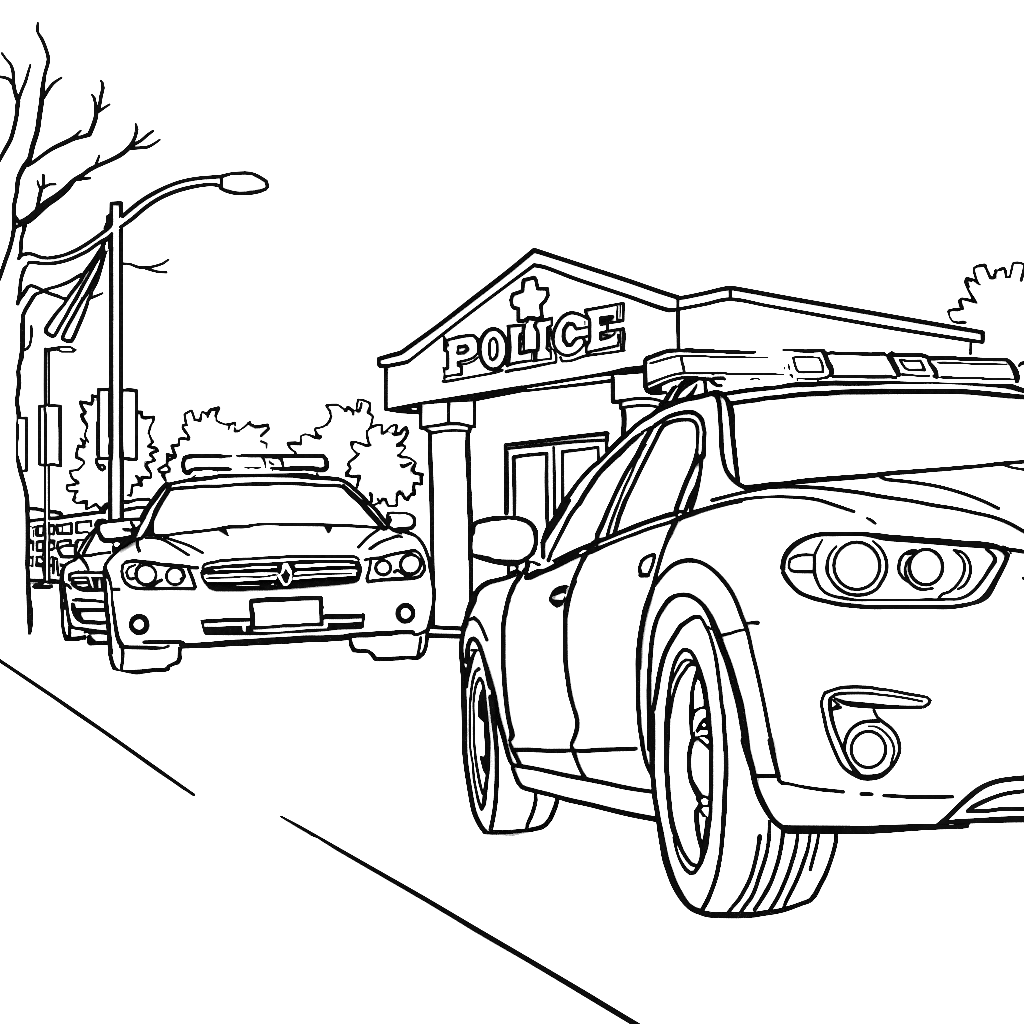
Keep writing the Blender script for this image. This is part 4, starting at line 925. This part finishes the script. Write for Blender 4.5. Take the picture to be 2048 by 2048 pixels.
gl = part(nc, 'side_window', ND, """
q c : 300,1610 330,1480 400,1300 560,950 720,620 790,480 850,400 950,355 1100,335 1170,350 1220,420 1220,700 1180,850 1080,1080 1000,1310 960,1400 700,1480
s c 8 : 740,405/9 790,370/8 850,330/8 900,300/8 970,275/8 1060,255/8 1130,248/8 1190,260/8 1240,295/8 1275,345/8 1290,410/7 1303,480/7 1295,560/7 1295,680/8 1285,760/9
s c 9 : 270,1640/6 300,1560/8 330,1450/9 370,1350/10 400,1270/10 450,1170/9 500,1070/9 540,980/9 590,880/9 640,780/9 680,700/9 720,620/8 760,540/8 800,460/9 850,395/10 900,370/8 960,350/7 1050,335/7 1110,335/6 1160,345/6 1195,370/6 1215,410/6 1225,480/6 1220,560/5 1218,640/5 1210,720/7 1195,790/8 1150,920/9 1100,1030/9 1060,1130/9 1020,1240/9 980,1350/9 970,1400/9
b c : 1205,690 1228,690 1232,725 1245,740 1262,725 1275,690 1290,740 1285,850 1270,960 1250,1080 1215,1230 1165,1370 1165,1410 1110,1420 1050,1430 1000,1440 975,1400 1010,1380 1060,1375 1120,1210 1190,1080 1230,950 1242,880 1240,830 1228,825 1200,870 1185,860 1195,790
w c : 1088,1385 1110,1370 1112,1345 1125,1345 1125,1385
w c : 1000,1420 1015,1402 1045,1402 1040,1420 1002,1432
s c 5 : 1010,1378/5 1090,1375/4
s c 8 : 130,1710/6 200,1680/7 300,1635/8 400,1595/8 500,1555/9 600,1515/8 700,1480/8 800,1448/8 880,1422/9 960,1405/9""", white='white_glass', grid=14)
part(nc, 'rear_side_window', ND, """
q 0 : 1105,1108 1120,1070 1160,1000 1195,950 1240,905 1290,860 1285,880 1240,970 1205,1050 1190,1085 1150,1100
s c 10 7 : -125,1295/9 -60,1180/9 -20,1120/9 20,1060/10 80,970/9 130,910/9 200,840/10 270,770/10 330,720/11 390,660/9 450,600/9 510,550/9 560,510/6 600,490/4
s Z 10 7 : 1340,-60/8 1300,0/9 1250,95/9 1150,240/10 1080,345/11 1000,490/9 1003,560/6 1010,670/6
s c 7 : 585,480/3 640,450/4 690,425/5
s Z 8 : 1460,0/10 1400,80/10 1340,170/10 1290,270/9 1240,370/9 1190,470/9 1150,550/8 1110,620/7 1085,690/7 1075,715/8
s c 9 : 710,420/6 690,460/9 650,530/10 610,600/11 570,680/10 530,750/9 480,830/9 430,910/9 390,980/9 340,1080/9 290,1180/8 240,1290/8 200,1380/9 160,1480/9 120,1570/10 85,1640/9 70,1710/7
s c 3 : 585,690/2 555,760/3 520,830/3 480,920/4 440,1010/4 400,1090/4 360,1190/4 330,1270/4 300,1340/5 270,1420/5 240,1500/5 215,1580/5 195,1670/6
s c 4 : 640,620/1.5 590,700/1.5 560,770/1.5
b Z : 1120,712 1200,670 1320,610 1450,550 1560,505 1660,470 1700,490 1720,540 1650,600 1600,620 1500,660 1400,700 1280,765 1150,830 1020,880 930,920 850,960 790,962 780,930 800,870 825,875 850,860 930,825 1020,820 1090,785 1150,750
w Z : 1465,620 1520,582 1585,580 1500,628 1475,632
w Z : 1660,535 1680,528 1688,537 1670,542
s Z 8 : 1640,500/9 1680,480/10 1740,450/8 1780,440/7
s Z 4 : 1700,400/3 1725,365/3
""", white='white_glass', lvl=1, grid=12)
MR = Shift(ND, 0)
mirD = at(5.6)
sm = part(nc, 'side_mirror', mirD, """
i Z : 110,270 160,225 400,165 560,165 700,170 820,210 890,270 908,340 905,560 870,620 790,700 680,735 500,730 300,700 150,660 90,630 75,560 85,400
s Z 9 : 115,260/9 140,235/9 180,215/8 260,195/9 350,178/9 450,170/9 560,165/8 650,170/9 720,180/9 790,205/9 840,235/9 880,280/9 905,340/10 907,420/10 907,500/9 895,565/9 870,620/9 820,670/8 770,705/9 700,735/10 640,745/14 560,745/14 480,735/13 400,722/13 300,700/12 220,680/11 150,660/10 100,635/9 80,590/9 72,520/9 75,450/9 95,350/10 100,290/9
""", white='white_metal', inflate=.1, thick=0)
sub(sm, 'mirror_bracket', at(5.8), """
q Z : 555,740 830,740 800,850 740,880 700,895 560,900
s Z 5 : 560,760/6 560,830/6 562,900/6
s Z 5 : 650,770/5 655,795/3
s Z 4 : 672,760/5 672,850/4
s Z 8 : 570,905/9 620,880/10 660,855/8 690,870/8 720,890/7
s Z 5 : 665,850/7 700,880/7 735,880/5 770,820/4
s Z 6 : 810,740/9 800,800/9 790,850/8 770,880/6
s Z 5 : 820,735/6 870,735/4 900,745/5 940,765/6 965,768/4""", white='white_metal')
head = part(nc, 'headlight', ND, """
q H : 510,380 520,320 560,260 640,210 700,192 770,185 950,185 1100,208 1300,225 1500,240 1700,258 1745,290 1748,320 1720,390 1650,500 1600,555 1520,580 1420,592 1000,592 850,578 720,555 610,515 540,450
s H 8 : 512,380/9 515,340/9 530,300/10 560,262/10 600,232/10 640,212/9 690,195/8 740,188/8 800,188/8 870,187/7 950,187/7 1010,195/9 1060,204/13 1100,210/13 1200,217/13 1300,225/12 1400,232/13 1500,241/12 1600,247/13 1650,252/12 1700,260/9 1730,278/8 1752,305/9 1748,325/9 1725,375/9 1690,440/10 1660,495/12 1635,530/12 1600,556/9 1560,570/7 1500,583/8 1420,592/8 1300,592/7 1150,592/7 1000,592/8 900,584/8 820,575/8 760,562/7 690,545/8 640,528/7 600,508/8 560,470/8 530,430/9 514,400/8
s H 5 : 730,220/3 710,255/4 695,285/5 687,305/5 687,350/6 687,400/6 698,440/6 720,485/5 745,510/5 790,530/5 850,542/6 920,552/4 1050,552/3 1200,552/3 1310,549/4 1370,550/4 1420,547/5 1480,546/5 1530,528/6 1570,497/6 1620,435/6 1655,380/7 1682,340/8 1685,320/7 1670,298/6 1635,272/5
s H 5 : 687,303/4 620,303/5 580,312/6 553,327/5 547,350/4 547,375/4 560,390/5 600,395/6 687,395/6""", white='white_glass', lvl=1, grid=14)
hp = Shift(ND, -.01)
sub(head, 'lamp_lens', hp, """
E H 5.5 : 921,363 127,131
s H 5 : 808,256/4 790,275/4 768,310/5 758,350/6 758,400/6 775,435/5 800,470/6 835,500/6 880,520/6 930,525/6 980,518/6 1030,492/6 1055,455/6 1075,420/6 1086,380/6 1085,340/6 1070,295/5 1045,258/5 1010,228/4""", white='white_glass', lvl=2)
sub(head, 'lamp_lens', hp, """
E H 6 : 1303,370 92,98
s H 5 : 1245,278/6 1210,282/5 1180,300/5 1158,335/6 1152,370/6 1155,400/5 1175,430/5 1200,450/4
s H 5 : 1215,315/2 1195,345/4 1187,380/4 1190,410/5 1205,445/6 1235,475/6 1275,493/6 1340,488/4
s H 5 : 1200,300/4 1240,285/7""", white='white_glass', lvl=2)
sub(head, 'indicator', hp, """
s H 5 : 1455,278/4 1495,285/5 1525,310/5 1545,350/5 1548,400/5 1535,440/5 1510,475/5 1480,492/4
s H 4 : 1470,290/4 1500,318/4 1515,355/5 1512,400/5 1495,440/5 1460,485/5 1430,508/5 1395,518/5 1378,535/5 1370,548/5""", white='white_glass', lvl=2)
fog = part(nc, 'fog_light', ND, """
q H : 730,1140 735,1090 760,1060 850,1035 990,1035 1100,1050 1310,1090 1325,1110 1310,1130 1280,1145 1210,1155 1015,1155 1040,1210 1110,1250 1145,1310 1158,1380 1130,1450 1080,1500 1020,1530 940,1530 880,1500 830,1450 780,1340
s H 5.5 : 727,1140/5 727,1110/5 733,1090/5 745,1065/6 790,1048/5 850,1034/6 990,1034/6 1030,1042/6 1100,1050/5 1200,1070/6 1310,1090/5 1325,1105/6 1318,1125/6 1290,1143/6
s H 6 : 727,1140/5 740,1200/6 755,1270/6 780,1340/6 805,1400/6 835,1460/6 870,1495/7 920,1522/9 960,1532/11 1020,1530/11 1060,1518/10 1100,1485/8 1130,1450/6 1155,1395/6 1158,1370/6 1145,1310/6 1110,1260/6 1060,1222/6 1035,1200/5 1015,1160/5
s H 5 : 768,1130/5 775,1095/6 800,1075/5 850,1067/5 990,1067/5 1050,1075/4 1100,1080/4 1200,1095/4 1282,1112/4
s H 8 : 800,1095/3 850,1118/8 900,1128/11 960,1133/11 1050,1140/10 1100,1143/8 1200,1145/7 1280,1143/6
s H 6 : 772,1100/6 772,1150/7 785,1155/6 830,1145/6
s H 4 : 790,1105/3 820,1130/4 790,1150/4
s H 5 : 775,1155/8 785,1215/7 805,1280/6 830,1340/5 850,1385/7 875,1440/6 905,1485/8 930,1515/9
s H 6 : 850,1375/6 860,1320/6 885,1270/6 930,1235/6 975,1222/6 1045,1220/6""", white='white_metal', lvl=1)
sub(fog, 'lamp_lens', hp, """
E H 5.5 : 985,1377 95,100
s H 4 : 985,1249/2 1020,1250/3 1060,1270/4 1100,1310/4 1122,1350/4 1128,1385/4 1118,1425/4 1105,1470/3""", white='white_glass', lvl=2)
part(nc, 'splitter', ND, """
q H : 1530,1718 1570,1690 1640,1655 1740,1620 1844,1608 1950,1600 1950,1705 1844,1705 1650,1715
s H 7 : 1530,1717/5 1560,1695/8 1620,1665/8 1680,1640/7 1740,1622/7 1800,1612/7 1844,1608/7 1930,1600/7
s H 6 : 1530,1718/6 1600,1718/7 1650,1715/7 1730,1705/7 1844,1705/7 1930,1704/7""", lvl=1)
bar = part(nc, 'light_bar', Depth([(1286, 0, 5.1), (2048, 0, 4.95)]), """
i 0 : 1290,722 1300,712 1350,699 1372,698 1520,705 1646,698 1786,706 1855,706 1900,715 2013,720 2040,748 2046,765 2034,768 1800,762 1660,760 1480,757 1370,758 1320,784 1294,778
s M 8 : 195,560/8 195,400/8 195,265/8 215,240/9 300,205/8 400,168/8 500,138/8 580,135/7 650,135/5 700,135/7 760,130/8 800,135/8 900,142/7 1050,142/7 1120,148/6 1200,150/6 1300,155/7 1400,158/7 1480,163/6 1615,158/4
s M 3 : 260,302/3 320,285/4 420,255/4 540,222/4 640,205/3 750,205/3 940,207/3 1060,217/3 1200,219/3 1450,219/3 1500,223/2 1775,225/2
s M 4 : 662,215/5 672,300/5 690,350/5 697,410/5
s M 4 : 230,570/5 300,540/5 400,500/4 500,465/4 600,438/4 720,425/4 850,424/4 1000,424/4 1220,424/4 1250,435/4 1400,438/3 1600,438/3 1830,438/3 1932,445/2
s M 4 : 1060,435/4 1075,440/4
s M 7 : 195,560/8 200,600/9 220,650/9 270,675/9 330,680/8 460,678/6
s M 6 : 240,645/7 330,610/8 400,575/7 500,530/6 600,500/6 680,485/6 760,485/7 850,485/6 900,500/6 960,505/7 1040,507/7
b M : 240,630 330,625 420,590 415,640 430,668 475,670 470,692 300,690
s M 5 : 1075,495/6 1140,495/7 1200,495/7 1225,508/4
s M 2 : 1560,508/3 1600,498/2 1630,493/2 1650,500/2 1672,512/1.5
s N 4 : 198,148/4 320,150/4 420,158/5 520,165/6 650,162/6 760,155/5 795,152/6
s N 6 : 780,160/8 815,200/10 840,280/9 865,350/11 895,400/12 915,450/10 910,500/9 905,530/6
s N 3.5 : 345,262/3 400,250/3 480,248/3 540,258/3 600,248/3 680,262/2 725,262/3 760,320/4 782,390/4 788,475/4 600,475/4 430,475/4 400,450/4 375,380/4 345,262/4
s N 3 : 268,355/1 280,390/3 290,440/2
s N 3 : 300,520/3 318,520/4 335,560/2
s N 2 : 213,405/2 215,430/2
s N 2 : 0,508/3 60,512/2 205,512/1.5
s N 3 : 405,605/2 405,572/2 470,575/2 600,578/3 750,575/4 790,565/4 850,555/5 890,520/5
s N 3 : 700,590/2 712,600/3
s N 6 : 840,198/5 930,190/6 1000,198/5 1300,205/6 1500,210/6 1700,208/6 1722,225/5
s N 6 : 930,540/5 1100,540/5 1300,545/5 1450,548/6 1700,548/6 1800,550/5 1870,565/5
s N 8 : 1780,215/7 1785,260/9 1820,310/9 1850,370/9 1880,430/10 1915,520/8
s N 6 : 1740,230/4 1810,185/5 1850,215/7 1932,218/7
s O 7 : 45,215/6 95,190/7 130,208/7 300,210/8 500,210/8 560,225/8 620,255/8 800,250/7 950,250/7 1050,262/7 1200,262/7 1300,265/6 1500,275/6 1690,275/7 1730,305/9 1770,350/9 1800,400/10 1820,450/11 1835,520/11 1835,575/8
s O 8 : 50,220/9 75,260/10 110,320/10 140,380/10 170,440/9 195,490/8
s O 3.5 : 200,282/3 235,275/4 300,292/4 490,290/4 520,340/4 540,400/6 555,418/5 440,415/4 330,415/4 280,390/4 245,340/4 215,290/4
s O 7 : 605,265/6 620,320/6 660,370/8 695,420/9 715,470/8 720,515/7 680,500/6
s O 3 : 235,478/4 320,485/4 400,492/3 480,500/3 610,500/4
s O 2.5 : 735,315/2 800,318/4 1000,320/3 1100,325/2 1250,333/3 1450,335/3 1690,340/2
s O 4 : 750,520/2 800,520/4 850,518/5 950,525/4 1100,527/4 1300,527/4 1400,540/4 1600,540/4 1790,548/2
s O 6 : 0,500/5 60,505/5 140,520/5 160,510/4
""", white='white_glass', inflate=.08, thick=0, grid=14)
sub(bar, 'bracket', at(5.25), """
q M : 480,700 620,560 900,500 970,520 985,680 900,720 700,790 500,840 420,830
s M 8 : 590,600/5 560,620/8 520,680/8 480,740/9 450,790/8 410,830/8
s M 10 : 880,500/6 800,525/12 740,560/12 690,600/11 640,650/10 600,710/9 575,770/9 550,820/10
s M 8 : 720,520/14 680,560/10 630,600/6
s M 4 : 860,572/2 850,600/4 820,650/6 790,700/8 750,740/9
s M 6 : 935,500/5 965,530/6 972,600/6 980,670/7
s M 6 : 1040,520/7 1085,560/8 1130,590/6 1175,590/6
s M 4 : 380,830/4 440,800/4 520,800/4
s c 9 : 850,190/11 920,158/12 1000,130/10 1100,102/9 1200,85/9 1300,60/9 1400,32/9""", white='white_metal')
TF = Depth([(1307, 0, 4.24), (1452, 0, 3.86)])
fw = part(nc, 'wheel', Shift(TF, -.1), """
q 0 : 1302,1460 1305,1405 1320,1340 1340,1290 1362,1255 1390,1235 1404,1236 1425,1285 1440,1370 1448,1440 1452,1510 1452,1560 1448,1650 1435,1730 1420,1790 1405,1820 1395,1820 1375,1808 1350,1780 1330,1730 1315,1660 1305,1560
s X 8 : 250,1500/8 270,1400/8 290,1280/9 310,1150/9 340,1010/9 370,910/9 410,820/9 450,750/9 500,670/9 545,600/9 600,560/8 650,525/8 690,505/8 750,503/6 780,540/5 810,600/6 850,680/5 880,780/6 905,870/6 930,1000/7 950,1150/7 970,1300/7 985,1450/7 1005,1560/8 1010,1700/8 1018,1800/8 1020,1932/8
s X 9 : 238,1480/7 240,1540/8 242,1620/10 242,1750/10 242,1932/10
s X 3 : 820,605/3 845,610/2 870,640/2
s Y 9 : 22,-40/10 20,50/10 22,300/9 35,420/9 45,550/9 62,650/9 80,760/9 100,880/11 125,1020/12 150,1150/13 185,1260/13 225,1370/13 270,1460/13 320,1540/12 375,1605/11 440,1645/11 500,1665/11
s Y 8 : 724,0/8 733,130/8 733,380/9 722,500/8 722,620/9 712,760/9 705,870/8 695,980/8 685,1090/7 665,1200/8 645,1300/8 615,1400/8 585,1480/8 550,1560/9 505,1640/8""", white='white_rubber', thick=.1)
part(nc, 'wheel', Shift(Depth([(960, 0, 6.35), (1100, 0, 5.8)]), -.1), "q 0 : 930,1300 935,1284 947,1277 960,1290 975,1345 985,1410 992,1500 990,1560 985,1620 978,1662 970,1662 950,1630 935,1560 925,1460 924,1340\n" + """
s W 9 : 118,560/10 112,640/10 110,720/10 112,800/10 115,950/10 117,1050/10 118,1200/10 128,1320/9 142,1420/9 158,1520/9 175,1620/9 195,1710/9 225,1780/9 260,1840/9 290,1868/8
s W 8 : 137,500/9 140,430/9 148,360/8 165,320/8 190,310/8 215,330/8 238,370/8 255,420/8 275,490/8 295,560/9 312,630/11 330,700/12
s W 9 : 92,400/7 95,480/8 100,550/9 108,610/10 112,680/10
s W 4 : 175,405/4 222,405/3
s W 7 : 205,412/4 185,450/6 165,500/9 148,570/10 138,640/6 132,700/5
s W 8 : 330,780/10 345,900/10 355,1000/9 368,1120/8 378,1250/8 378,1400/8 374,1500/8 365,1640/8 350,1740/8 328,1850/8
s W 4 : 232,555/7 205,575/5 190,620/5 175,700/4 165,800/4 160,870/3 160,1130/3 168,1230/3 185,1330/3 192,1430/4 210,1530/4 230,1620/5 255,1685/6 275,1640/7 285,1560/6 295,1470/6 300,1400/6
s W 5 : 262,660/5 240,630/6 215,670/5 200,740/5 190,830/4 192,950/4 192,1100/4 200,1200/5 212,1310/6 228,1400/6 245,1490/6 265,1560/5""", white='white_rubber', thick=.1)
tr = part(nc, 'tyre_tread', Depth([(1400, 0, 3.95), (1672, 0, 4.05)]), """
q 0 : 1400,1640 1560,1640 1680,1640 1674,1690 1660,1740 1640,1780 1620,1800 1560,1820 1500,1829 1420,1829 1398,1822
s Y 9 : 480,1665/9 540,1680/11 620,1690/11 750,1692/11 900,1692/11 1000,1688/10 1100,1672/10 1200,1660/9 1300,1638/9 1400,1605/8 1480,1575/8 1550,1548/9 1590,1500/10 1640,1405/9 1690,1310/9 1730,1210/8 1760,1120/8 1785,1030/8 1797,960/8 1797,880/8
s Y 7 : 1062,930/9 1050,1000/7 1035,1090/7 1010,1200/7 985,1290/7 950,1380/7 910,1455/7 860,1540/7 800,1610/6 755,1668/6
s Y 6 : 1154,740/6 1153,860/6 1148,960/7 1135,1050/6 1120,1120/7 1090,1220/7 1055,1320/7 1020,1430/7 980,1520/7 920,1600/7 875,1668/6
s Y 7 : 1287,870/8 1278,960/7 1262,1060/7 1240,1160/7 1210,1260/7 1170,1370/7 1130,1450/8 1070,1550/7 1010,1640/7
s Y 6 : 1427,900/5 1418,990/6 1400,1080/7 1370,1180/7 1335,1290/7 1290,1400/7 1250,1490/7 1200,1580/7 1150,1655/6
s Y 6 : 1548,900/5 1538,980/5 1520,1070/6 1490,1160/7 1455,1260/7 1410,1370/7 1360,1470/7 1310,1570/6 1290,1625/5
s Y 5 : 1628,900/5 1622,960/5 1600,1060/6 1575,1150/6 1548,1255/6""", white='white_rubber', thick=.25)
part(nc, 'tyre_tread', Shift(Depth([(975, 0, 6.2), (1115, 0, 6.35)]), .1), """
q W : 290,1500 870,1560 850,1650 810,1760 760,1815 620,1860 290,1875 240,1700
s W 8 : 275,1866/8 330,1870/8 400,1870/7 500,1865/7 600,1855/6 660,1848/8 720,1835/9 770,1808/9 805,1765/9 830,1710/9 850,1660/9 865,1600/8
s W 7 : 688,1560/6 690,1610/7 675,1680/7 650,1750/7 622,1810/6 618,1845/5""", white='white_rubber', thick=.25)
ws = [o for o in nc.children if o.name.startswith('wheel')]
RF = Shift(TF, -.13)
sub(ws[0], 'rim', RF, """
q 0 : 1333,1480 1338,1400 1350,1330 1365,1303 1378,1303 1392,1335 1408,1390 1419,1460 1424,1560 1420,1640 1408,1710 1390,1745 1372,1742 1350,1690 1337,1610
s X 7 : 393,1932/10 395,1780/11 400,1650/11 405,1500/10 415,1370/8 425,1270/7 440,1150/6 460,1060/6 490,970/7 530,900/7 570,860/7 600,855/7 650,875/7 685,925/7 715,1000/8 745,1080/9 770,1160/8 800,1260/8 815,1370/8 830,1470/8 845,1560/8 850,1660/8 862,1780/8 870,1932/8
s X 5 : 440,1225/4 470,1150/4 510,1070/5 560,990/5 600,965/5 635,965/4 680,985/5
s X 5 : 418,1600/5 440,1480/5 460,1370/5 490,1260/6 530,1160/6 580,1090/6 620,1030/6 660,1005/7 700,1015/7
b X : 700,1010 730,1020 760,1090 790,1200 825,1380 845,1500 858,1600 880,1760 885,1932 845,1932 790,1870 740,1825 710,1828 690,1850 665,1932 625,1932 655,1800 640,1720 636,1600 638,1450 650,1290 680,1160 705,1080 720,1050
w X : 728,1178 745,1195 765,1280 785,1390 785,1458 745,1468 688,1492 688,1350 705,1240
w X : 705,1540 740,1510 772,1492 815,1505 815,1575 780,1592 740,1640 700,1720 680,1738 678,1640
w X : 698,1730 722,1760 765,1718 825,1718 838,1745 822,1768 780,1762 730,1782 698,1782
w X : 775,1665 795,1643 815,1665 797,1684
w X : 748,1797 800,1800 835,1825 848,1850 830,1866 790,1830
s Y 8 : 412,0/9 390,70/8 380,140/8 377,220/8 382,310/8 400,400/9 430,460/11 470,530/12 500,560/10 530,560/6
s Y 8 : 590,40/8 590,200/8 590,400/8 588,520/8 580,600/9 580,720/8 565,830/8 550,940/9 535,1040/10 510,1110/10 490,1180/9 460,1235/8 430,1280/7 385,1285/7 345,1250/7 300,1180/6 270,1110/5 245,1020/5 230,940/5
s Y 9 : 160,-20/10 160,120/10 160,270/9 170,400/9 175,500/9 185,600/9 195,700/9 212,800/10 235,890/10 265,960/8 300,1050/7 345,1130/7 400,1200/7 440,1213/6 455,1210/5
s Y 5 : 480,0/4 530,40/5 590,95/6
b Y : 460,520 500,528 540,540 590,560 600,600 600,700 570,742 510,742 478,690 470,720 440,730 428,680 470,615 440,570
w Y : 492,582 530,560 562,585 550,628 512,620
w Y : 500,672 525,648 568,655 562,690 560,742 542,728
s Y 8 : 448,690/8 450,760/9 460,860/9 475,950/8 500,1040/8
s Y 8 : 552,750/5 545,840/6 530,940/6 520,1000/8 512,1060/12 502,1130/9""", white='white_metal', thick=.02)
sub(ws[1], 'rim', Shift(Depth([(960, 0, 6.35), (1100, 0, 5.8)]), -.13), """
q W : 200,740 240,650 265,680 290,850 305,1050 305,1300 290,1420 265,1540 230,1400 200,1200 195,1000
s W 6 : 262,660/5 275,740/6 283,850/6 293,950/7 300,1050/7 310,1140/7 310,1280/5 308,1400/4
b W : 265,700 282,740 290,860 302,980 312,1130 312,1400 290,1412 265,1370 245,1290 243,1255 270,1262 282,1245 280,1150 273,1050 272,985 240,955 226,940 226,830 240,750
s W 5 : 300,1410/5 285,1500/6 270,1640/6""", white='white_metal', thick=.02)

for o in list(bpy.data.objects):
    if '_o' in o: del o['_o']
